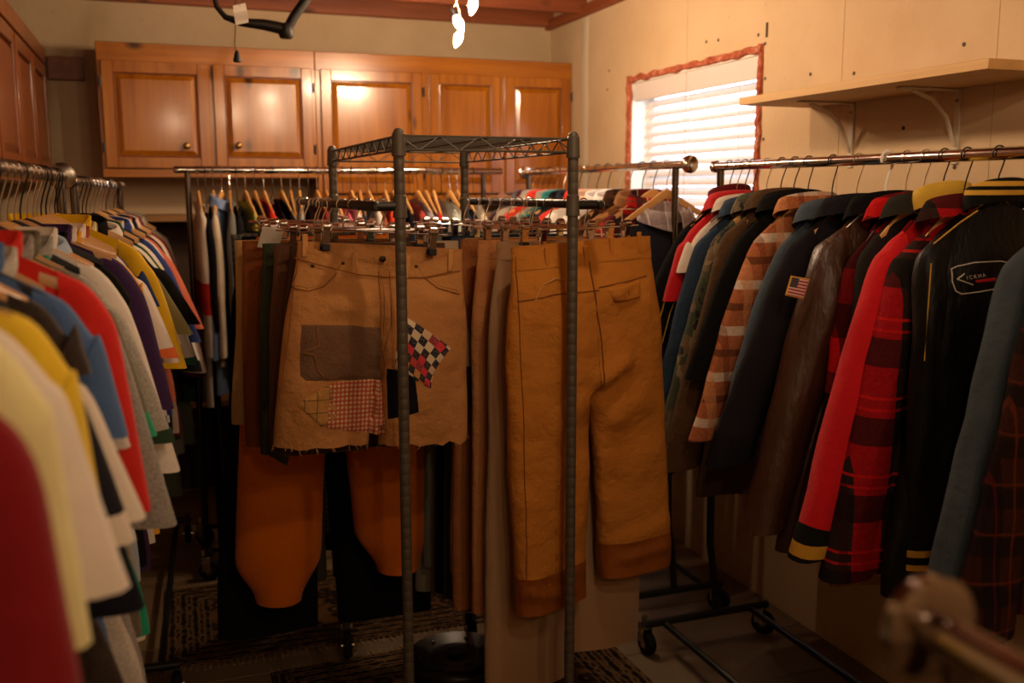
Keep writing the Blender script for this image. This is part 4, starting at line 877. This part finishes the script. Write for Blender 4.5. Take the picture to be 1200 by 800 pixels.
r_, bd, sl_ = jk(1.57, 'satin_jacket', 'black satin jacket with gold striped collar and an oval back patch', 'black satin jacket', satin('0c0a09', .5), L=.86, hw=.225, sl=.80, splay=-.06, thick=.05, collar='stand', cm=bands('gold_collar', 'z', [(-3, '0e0c0a'), (-.004, 'c79a3a'), (.006, '0e0c0a'), (.014, 'c79a3a'), (.024, '0e0c0a')]),
                 cuff=bands('gold_cuff', 'z', [(-3, '0e0c0a'), (-.795, 'b98a2e'), (-.782, '0e0c0a'), (-.765, 'b98a2e'), (-.75, '0e0c0a')]), kind='wire', yaw=-.04, fold=.010)
bv = bvh_of(bd); GOLD = plain('c79a3a', .6)
seam('shoulder_piping', bv, [(-.075, -.035), (-.12, -.06), (-.18, -.10)], .0015, GOLD, r_)
seam('side_piping', bv, [(-.183, -.14), (-.184, -.25), (-.185, -.34)], .0013, GOLD, r_)
yq = 1.525
LP = lambda px_, py_: loc_of(r_, px_, py_, yq)
lp = [LP(1126, 316), LP(1131, 313), LP(1148, 308), LP(1175, 306), LP(1186, 309), LP(1188, 330), LP(1184, 336), LP(1162, 339), LP(1132, 345), LP(1127, 342), LP(1125, 330), LP(1126, 316)]
seam('patch_outline', bv, lp, .0013, plain('c9bfae', .6), r_, .002, 5)
seam('patch_letter', bv, [LP(1137, 321), LP(1129.5, 328), LP(1143, 334)], .0012, plain('c9bfae', .6), r_, .002, 6)
def text_on(bv, txt, x, z, size, mat, parent, name, ang=0.0, sp=1.2):
    cu = bpy.data.curves.new(name, 'FONT'); cu.body = txt; cu.size = size; cu.space_character = sp; cu.resolution_u = 3
    to = bpy.data.objects.new(name, cu); COL.objects.link(to); dg = bpy.context.evaluated_depsgraph_get()
    me = bpy.data.meshes.new_from_object(to.evaluated_get(dg)); bpy.data.objects.remove(to); bpy.data.curves.remove(cu)
    for v in me.vertices:
        xx = x+v.co.x*cos(ang)-v.co.y*sin(ang); zz = z+v.co.x*sin(ang)+v.co.y*cos(ang); v.co = (xx, hit_y(bv, xx, zz)-.0022, zz)
    me.materials.clear(); me.materials.append(mat); me.name = name; o_ = bpy.data.objects.new(name, me); link(o_, parent); return o_
a_, b_ = LP(1138, 328), LP(1167, 322); an = math.atan2(b_[1]-a_[1], b_[0]-a_[0])
text_on(bv, 'ICKHA', a_[0], a_[1], .0105, plain('d0c6b6', .6), r_, 'patch_lettering', an, 1.5)
patch('patch_red_bar', bv, [LP(1147, 328.5), LP(1168, 325), LP(1167, 329), LP(1146, 332)], plain('b0141a', .6), r_, 6, .0022)
jk(1.33, 'denim_jacket', 'grey blue denim jacket with a frayed rolled cuff', 'grey blue denim jacket', denim('353d42', 1.4), sl=.80, splay=.085, L=.7, hw=.245, cuff=denim('4d5c60', 1.3), cuffw=.1, fold=.006, yaw=-.06, kind='black')
jk(1.25, 'flannel_shirt', 'dark brown and red plaid flannel shirt nearest the rack end', 'dark brown plaid flannel', DRK, 'shirt', sl=.80, splay=.09, L=.76, hw=.245, yaw=-.1, thick=.03, cuffw=.13)
# ------------------------------------------------------------------ trousers on the wire rack
TW1, TW2 = 'the shorts rod of the wire rack', 'the work trousers rod of the wire rack'
def front(y, x, z=ZROD): return (x, y, z)
# patched cut-off shorts
SHM = canvas('b07c48', .18)
r_, bd = trousers('cutoff_shorts', 'shorts', 'tan canvas cut-off shorts with sewn patches and ragged hems', 'patched cut-off shorts', TW1, front(2.245, RXL+.045), SHM, yaw=0.03, tilt=radians(4.0), wh=.197, hip=.225, crotch=.285, L=.475, ho=.238, hi=.012,
                  thick=.042, sag=.045, fold=.012, seed=3, band=SHM, clip=.128, ragged=.012, bandh=.042, creases=((-.12, -.15, -.04, -.13, .02, .012), (-.16, -.08, -.05, -.055, .01, .005), (.07, -.10, .16, -.13, .016, .008), (-.2, -.3, -.17, -.44, .02, .008), (.0, -.09, .0, -.25, .008, .004), (-.1, -.25, -.03, -.33, .02, .004), (.1, -.3, .14, -.46, .02, .005)))
bv = bvh_of(bd); TH = plain('8a5220', .8); TH2 = plain('c08a4a', .8)
SP = lambda px_, py_: loc_of(r_, px_, py_, 2.205)
# fly, pockets, seams
seam('fly_seam', bv, [SP(446, 318), SP(446, 400), SP(452, 430)], .0012, TH, r_); seam('fly_seam', bv, [SP(460, 318), SP(458, 380), SP(449, 412)], .0012, TH, r_)
seam('pocket_seam', bv, [SP(403, 308), SP(393, 324), SP(380, 336), SP(362, 341), SP(343, 338)], .0016, TH, r_); seam('pocket_seam', bv, [SP(493, 312), SP(500, 326), SP(515, 338), SP(543, 346)], .0016, TH, r_)
seam('waist_seam', bv, [SP(345, 302), SP(380, 312), SP(420, 322), SP(452, 325), SP(500, 326), SP(545, 318)], .0013, TH, r_, .003)
for k_ in (0, 1): seam('fly_stitch', bv, [SP(462-k_*3, 330), SP(461-k_*3, 380), SP(453-k_*2, 408)], .0008, TH2, r_)
seam('pocket_stitch', bv, [SP(400, 306), SP(391, 321), SP(379, 332), SP(362, 337), SP(345, 334)], .0009, TH2, r_); seam('pocket_stitch', bv, [SP(497, 312), SP(504, 324), SP(518, 335), SP(543, 342)], .0009, TH2, r_)
seam('side_seam', bv, [SP(350, 300), SP(338, 400), SP(328, 470)], .0012, TH, r_); seam('watch_pocket_seam', bv, [SP(363, 296), SP(402, 309)], .0012, TH, r_)
blm = MB().box((0, 0, 0), (.012, .008, .052), .002).mesh('belt_loop', canvas('bd8850', .1))
for px_, py_ in ((359, 288), (417, 309), (480, 314), (532, 306)):
    x_, z_ = SP(px_, py_); inst('belt_loop', blm, r_, (x_, hit_y(bv, x_, z_)-.004, z_))
btm = MB().lathe([(.0075, 0), (.0075, -.003), (.004, -.0045)], axis='y', n=14).mesh('button', metal('3a2c1c', .4, .8)); rvm = MB().lathe([(.004, 0), (.004, -.002), (.002, -.003)], axis='y', n=10).mesh('rivet', metal('3a2c1c', .4, .8))
x_, z_ = SP(455, 305); inst('button', btm, r_, (x_, hit_y(bv, x_, z_)-.003, z_))
for px_, py_ in ((368, 312), (404, 309), (345, 338), (491, 313)): x_, z_ = SP(px_, py_); inst('rivet', rvm, r_, (x_, hit_y(bv, x_, z_)-.001, z_))
patch('patch', bv, [SP(353, 380), SP(446, 384), SP(447, 446), SP(351, 444)], canvas('6a4e3a'), r_, 16, .004, (.002, .002, .002, .002), .0015, 'grey brown torn rectangular patch')
seam('patch_tear', bv, [SP(370, 382), SP(372, 404), SP(354, 412), SP(367, 415), SP(371, 432), SP(378, 440)], .0018, plain('8a5a2a', .9), r_, .005, 6)
GING = plaid('gingham', 'c9b08a', (('x', .0105, .5, 0, 'a83a28', .75), ('z', .0105, .5, 0, 'a83a28', .75)), False)
patch('patch', bv, [SP(385, 449), SP(449, 446), SP(454, 511), SP(376, 499)], GING, r_, 16, .004, (.002, 0, .004, 0), .001, 'red and cream gingham patch')
patch('patch', bv, [SP(345, 472), SP(386, 449), SP(402, 487), SP(376, 499)], plaid('tanchk', 'b08248', (('x', .03, .08, 0, '3a3a2a', .7), ('z', .03, .08, 0, '3a3a2a', .7))), r_, 12, .004, (0, 0, .006, 0), .001, 'tan checked patch edge')
t = NT('quilt_squares'); uvn = t.n('ShaderNodeTexCoord').outputs['UV']; rv = t.map(uvn, (6.5, 6.5, 1), (0, 0, radians(8)))
fl_ = t.n('ShaderNodeVectorMath', operation='FLOOR'); t.set(fl_.inputs[0], rv); wn = t.n('ShaderNodeTexWhiteNoise', noise_dimensions='2D'); t.set(wn.inputs['Vector'], fl_.outputs[0])
sp_ = t.sep(fl_.outputs[0]); ch = t.math('FLOORED_MODULO', t.math('ADD', sp_[0], sp_[1]), 2.0)
lt = t.ramp(wn.outputs[0], [(0, lin('d2c0a0')), (.3, lin('c9283a')), (.5, lin('c98a4a')), (.65, lin('9fa888')), (.8, lin('c9ae88')), (.92, lin('b8322a'))], 'CONSTANT')
dk = t.ramp(wn.outputs[0], [(0, lin('1a1a26')), (.7, lin('2a1c1e')), (.85, lin('8a2a30'))], 'CONSTANT')
q = t.mix(ch, lt, dk); dots = t.ramp(t.noise(uvn, 60, 2), [(.6, (0, 0, 0, 1)), (.66, (1, 1, 1, 1))]); t.base(t.mix(t.math('MULTIPLY', dots, .5), q, lin('d8cdb8'))); t.p('Roughness', .9)
patch('patch', bv, [SP(466, 366), SP(531, 409), SP(504, 455), SP(462, 430)], t.m, r_, 16, .004, (.003, -.014, .002, 0), 0, 'quilt patch of red, navy and cream squares')
patch('patch', bv, [SP(454, 432), SP(484, 434), SP(490, 482), SP(456, 492)], cotton('17161c'), r_, 10, .003, (0, 0, 0, 0), .001, 'plain navy black patch')
fb = MB()
for i in range(70):
    h_ = random.choice((-1, 1)); vtx = random.choice([v for v in bd.data.vertices if v.co.z < -.455]).co
    fb.tube([vtx, vtx+Vector((random.uniform(-.006, .006), -.002, -random.uniform(.004, .02)))], .0006, 3)
fo = fb.obj('frayed_threads', plain('b98a58', .9), r_); fo['kind'] = 'stuff'
# other garments on the left rod
def tr(y, x, nm, cat, desc, short, mat, where=TW1, **k):
    k.setdefault('yaw', random.uniform(-.05, .06)); return trousers(nm, cat, desc, short, where, front(y, x), mat, **k)
tr(2.31, .475, 'shorts', 'shorts', 'dark brown cut-off shorts behind the patched pair', 'dark brown cut-off shorts', canvas('4a3626'), L=.50, hi=.01, crotch=.28, wh=.19, ho=.235, det=0)
tr(2.37, .452, 'corduroy_shorts', 'shorts', 'brown corduroy shorts with a curved pocket edge', 'brown corduroy shorts', corduroy('5e3a22'), L=.50, hi=.01, wh=.195, ho=.225, band=corduroy('5e3a22'), det=0)
r2, bd2 = tr(2.44, .436, 'fatigue_trousers', 'trousers', 'olive green cropped fatigue trousers with a torn camouflage patch', 'olive fatigue trousers', canvas('34392a'), L=.53, hi=.01, wh=.2, ho=.225, det=0)
patch('patch', bvh_of(bd2), [(-.215, -.38), (-.15, -.36), (-.16, -.56), (-.22, -.52)], camo(), r2, 10, .004, (0, 0, 0, 0), .006, 'torn camouflage patch')
tr(2.40, .53, 'denim_shorts', 'shorts', 'long two-tone shorts with cream and grey panels', 'two-tone panel shorts', bands('panel', 'z', [(-3, '2c2c30'), (-.33, 'a8937a')]), L=.44, hi=.01, wh=.2, ho=.27, hip=.22, det=0)
tr(2.57, .405, 'work_trousers', 'trousers', 'russet brown work trousers on the shorts rod', 'russet work trousers', canvas('7a4520'), L=.54, hi=.01, wh=.205, ho=.22, band=canvas('7a4520'), det=0)
tr(2.64, .395, 'chino_trousers', 'trousers', 'light tan cropped chino trousers on the shorts rod', 'light tan chinos', canvas('b08a5c'), L=.49, hi=.01, wh=.21, ho=.24, det=0)
tr(2.93, .45, 'grey_trousers', 'trousers', 'slate grey trousers hanging between the orange legs', 'slate grey trousers', cotton('4a453e'), L=1.08, hi=.01, wh=.16, ho=.16, hip=.18, det=0)
tr(2.76, .452, 'sweatpants', 'sweatpants', 'bright orange sweatpants with gathered ankles', 'orange sweatpants', cotton('d06c0c', var=.1), L=1.01, crotch=.36, wh=.2, hip=.25, ho=.30, hi=.06, thick=.06, elastic=.85, fold=.012, hemL=1.055, yaw=.02, band=rib('b85a0a'))
tr(2.86, .43, 'wide_trousers', 'trousers', 'wide black trousers hanging behind the orange sweatpants', 'wide black trousers', cotton('121216'), L=1.20, wh=.21, hip=.25, ho=.33, hi=.03, det=0)
tr(3.0, .42, 'checked_trousers', 'trousers', 'grey checked trousers near the back end of the shorts rod', 'grey checked trousers', plaid('greychk', '6a6660', (('x', .02, .4, 0, '3a3a3c', .7), ('z', .02, .4, 0, '3a3a3c', .7))), L=.95, wh=.22, det=0)
tr(3.08, .43, 'trousers', 'trousers', 'olive grey trousers at the back end of the shorts rod', 'olive grey trousers', cotton('5a5444'), L=1.0, det=0)
tr(3.16, .43, 'trousers', 'trousers', 'dark taupe trousers at the back end of the shorts rod', 'dark taupe trousers', cotton('3a322a'), L=1.0, det=0)
tr(3.24, .44, 'trousers', 'trousers', 'midnight black trousers at the back end of the shorts rod', 'midnight black trousers', cotton('131316'), L=1.1, det=0)
# price tag card sticking up among the clips
tg = tag(MB().box((0, 0, 0), (.055, .002, .06), .0005).obj('price_tag', plain('cfc3b4', .7), None, on(317, 279, Y=2.52)), 'blank white card tag standing among the hanger clips', 'price tag'); tg.rotation_euler = (.5, .15, .2)
# right rod: big brown trousers in front
BRM = canvas('b4742c', .12)
r_, bd = trousers('work_trousers', 'trousers', 'golden brown work trousers with a flap pocket and glossy hems', 'golden brown work trousers', TW2, front(2.215, RXR+.012), BRM, yaw=radians(9), tilt=radians(-2.5), wh=.205, hip=.235, crotch=.375, L=.895, hemL=.925, ho=.238, hi=.03, thick=.05, sag=-.004, fold=.016, seed=11, band=BRM, bandh=.055, clip=.125, hemband=satin('8a4c12', .45), hemh=.095,
                  creases=((-.02, -.37, .11, -.29, .022, .026), (-.02, -.405, .10, -.335, .013, -.022), (-.17, -.30, -.10, -.62, .03, .010), (.17, -.28, .13, -.66, .035, .012), (-.12, -.05, -.16, -.16, .014, .008), (.14, -.08, .02, -.16, .012, .007), (.02, -.47, .16, -.40, .03, .016), (-.15, -.46, -.01, -.38, .028, .014), (-.03, -.06, -.03, -.30, .012, .006), (.02, -.12, .10, -.03, .02, .006), (.05, -.80, .24, -.76, .016, .010), (.05, -.85, .24, -.83, .012, .010), (-.24, -.86, -.06, -.90, .014, .010), (-.24, -.82, -.06, -.85, .012, .008)))
bv = bvh_of(bd); SP = lambda px_, py_: loc_of(r_, px_, py_, 2.19 + (px_-600)*.0003)
THB = plain('6e3c10', .8)
patch('pocket_flap', bv, [SP(698, 337), SP(742, 326), SP(740, 346), SP(707, 352)], BRM, r_, 12, .010, (0, 0, .003, 0), 0)
x_, z_ = SP(723, 341); MB().box((x_, hit_y(bv, x_, z_)-.0105, z_), (.0018, .001, .012)).obj('buttonhole', plain('4a3a20', .8), r_)
seam('pocket_seam', bv, [SP(617, 350), SP(626, 332), SP(640, 325), SP(656, 326), SP(664, 332)], .002, TH2, r_); seam('yoke_seam', bv, [SP(600, 352), SP(640, 343), SP(690, 338)], .0014, THB, r_); seam('yoke_seam', bv, [SP(690, 335), SP(752, 322)], .0014, THB, r_)
seam('back_seam', bv, [SP(683, 305), SP(684, 345), SP(689, 380), SP(692, 420), SP(690, 450)], .0018, THB, r_); seam('outseam', bv, [SP(601, 300), SP(601, 400), SP(606, 560), SP(606, 690)], .0012, THB, r_)
blm2 = MB().box((0, 0, 0), (.012, .008, .055), .002).mesh('belt_loop', BRM)
for px_, py_ in ((634, 302), (679, 300), (711, 290), (746, 284)): x_, z_ = SP(px_, py_); inst('belt_loop', blm2, r_, (x_, hit_y(bv, x_, z_)-.004, z_))
SATB = satin('8a4c12', .5)
# more trousers on the right rod
tr(2.30, RXR+.005, 'corduroy_trousers', 'trousers', 'long pale tan corduroy trousers with flared hems', 'pale tan corduroys', corduroy('a8845e'), TW2, L=1.13, hemL=1.2, wh=.2, hip=.225, ho=.24, hi=.0, band=corduroy('a8845e'), yaw=.1)
tr(2.37, RXR-.02, 'carpenter_trousers', 'trousers', 'faded tan carpenter trousers with a hammer loop', 'faded tan carpenter trousers', canvas('b0784a'), TW2, L=1.0, wh=.2, hip=.22, ho=.225, hi=.02, band=canvas('b0784a'), yaw=.06)
tr(2.44, RXR-.04, 'trousers', 'trousers', 'cinnamon brown trousers on the work trousers rod', 'cinnamon brown trousers', canvas('8a5630'), TW2, L=1.02, wh=.2, hip=.225, ho=.235, hi=.02, band=canvas('8a5630'), det=0)
tr(2.51, RXR-.02, 'trousers', 'trousers', 'straw yellow trousers on the work trousers rod', 'straw yellow trousers', canvas('c2a066'), TW2, L=.95, det=0)
for i, (hx_, nm_, L_, dn) in enumerate((('2a3648', 'dark indigo jeans', 1.05, 1), ('131316', 'jet black jeans', 1.05, 0), ('6a6e64', 'green grey cargo trousers', 1.0, 0), ('8a8478', 'stone grey trousers', 1.1, 0), ('2c3a55', 'mid blue jeans', 1.05, 1), ('4a3a2c', 'mocha trousers', 1.0, 0))):
    tr(2.58+i*.066, RXR-.025-.012*i, 'jeans' if dn else 'trousers', 'jeans' if dn else 'trousers', nm_+' towards the back of the work trousers rod', nm_, denim(hx_) if dn else cotton(hx_), TW2, L=L_, wh=.2, det=0)
# ------------------------------------------------------------------ things hanging from the ceiling at the left
Yp = 3.55
pf = empty('bent_pipe', on(300, 5, Y=Yp), 'dark bent metal pipe hanging below the ceiling joists', 'pipe'); og = pf.location.copy()
PT = lambda px_, py_, dy=0: on(px_, py_, Y=Yp+dy)-og
IRON = metal('1b1612', .5, .6)
MB().tube([PT(250, -45), PT(250, -8), PT(254, 8), PT(264, 20), PT(282, 26), PT(310, 29), PT(333, 34)], [.008, .008, .009, .010, .014, .019, .021], 10).obj('arm', IRON, pf)
MB().tube([PT(335, 37), PT(344, 20), PT(357, 2), PT(385, -42)], .0165, 10).obj('arm', IRON, pf)
MB().lathe([(.02, -.026), (.025, -.018), (.025, .014), (.018, .024)], PT(335, 36), n=14).obj('elbow', IRON, pf)
pc = empty('pull_cord', on(276, 68, Y=Yp-.08), 'thin brown pull cord ending in a small black bell knob', 'pull cord'); og2 = pc.location.copy(); P2 = lambda a, b_: on(a, b_, Y=Yp-.08)-og2
MB().tube([P2(276, -40), P2(276, 30), P2(275, 52), P2(277, 62)], .0022, 6).obj('cord', plain('5a4026', .8), pc)
MB().lathe([(.004, .03), (.009, .02), (.011, .008), (.014, -.002), (.012, -.008)], P2(278, 70), n=14).obj('knob', BLKPL, pc)
tagp = empty('paper_tag', on(281, 17, Y=Yp-.1), 'creased white paper tag hanging by the bent pipe', 'paper tag'); og3 = tagp.location.copy(); P3 = lambda a, b_: on(a, b_, Y=Yp-.1)-og3
vs = []; 
for j in range(7):
    v = j/6
    for i in range(2):
        p = P3(lerp(273, 276, v)+(14.5+1.5*sin(v*3))*i, lerp(6.5, 30, v)-3*i); vs.append((p.x, p.y+.012*sin(v*5), p.z))
n0 = len(vs); vs += [(x, y+.001, z) for x, y, z in vs]
fs = [(2*j, 2*j+1, 2*j+3, 2*j+2) for j in range(6)]+[(n0+2*j, n0+2*j+2, n0+2*j+3, n0+2*j+1) for j in range(6)]
MB().add(vs, fs).obj('paper', plain('d9cfc0', .8), tagp); MB().tube([P3(281, -40), P3(281, 7)], .001, 5).obj('string', plain('8a7a60', .8), tagp)
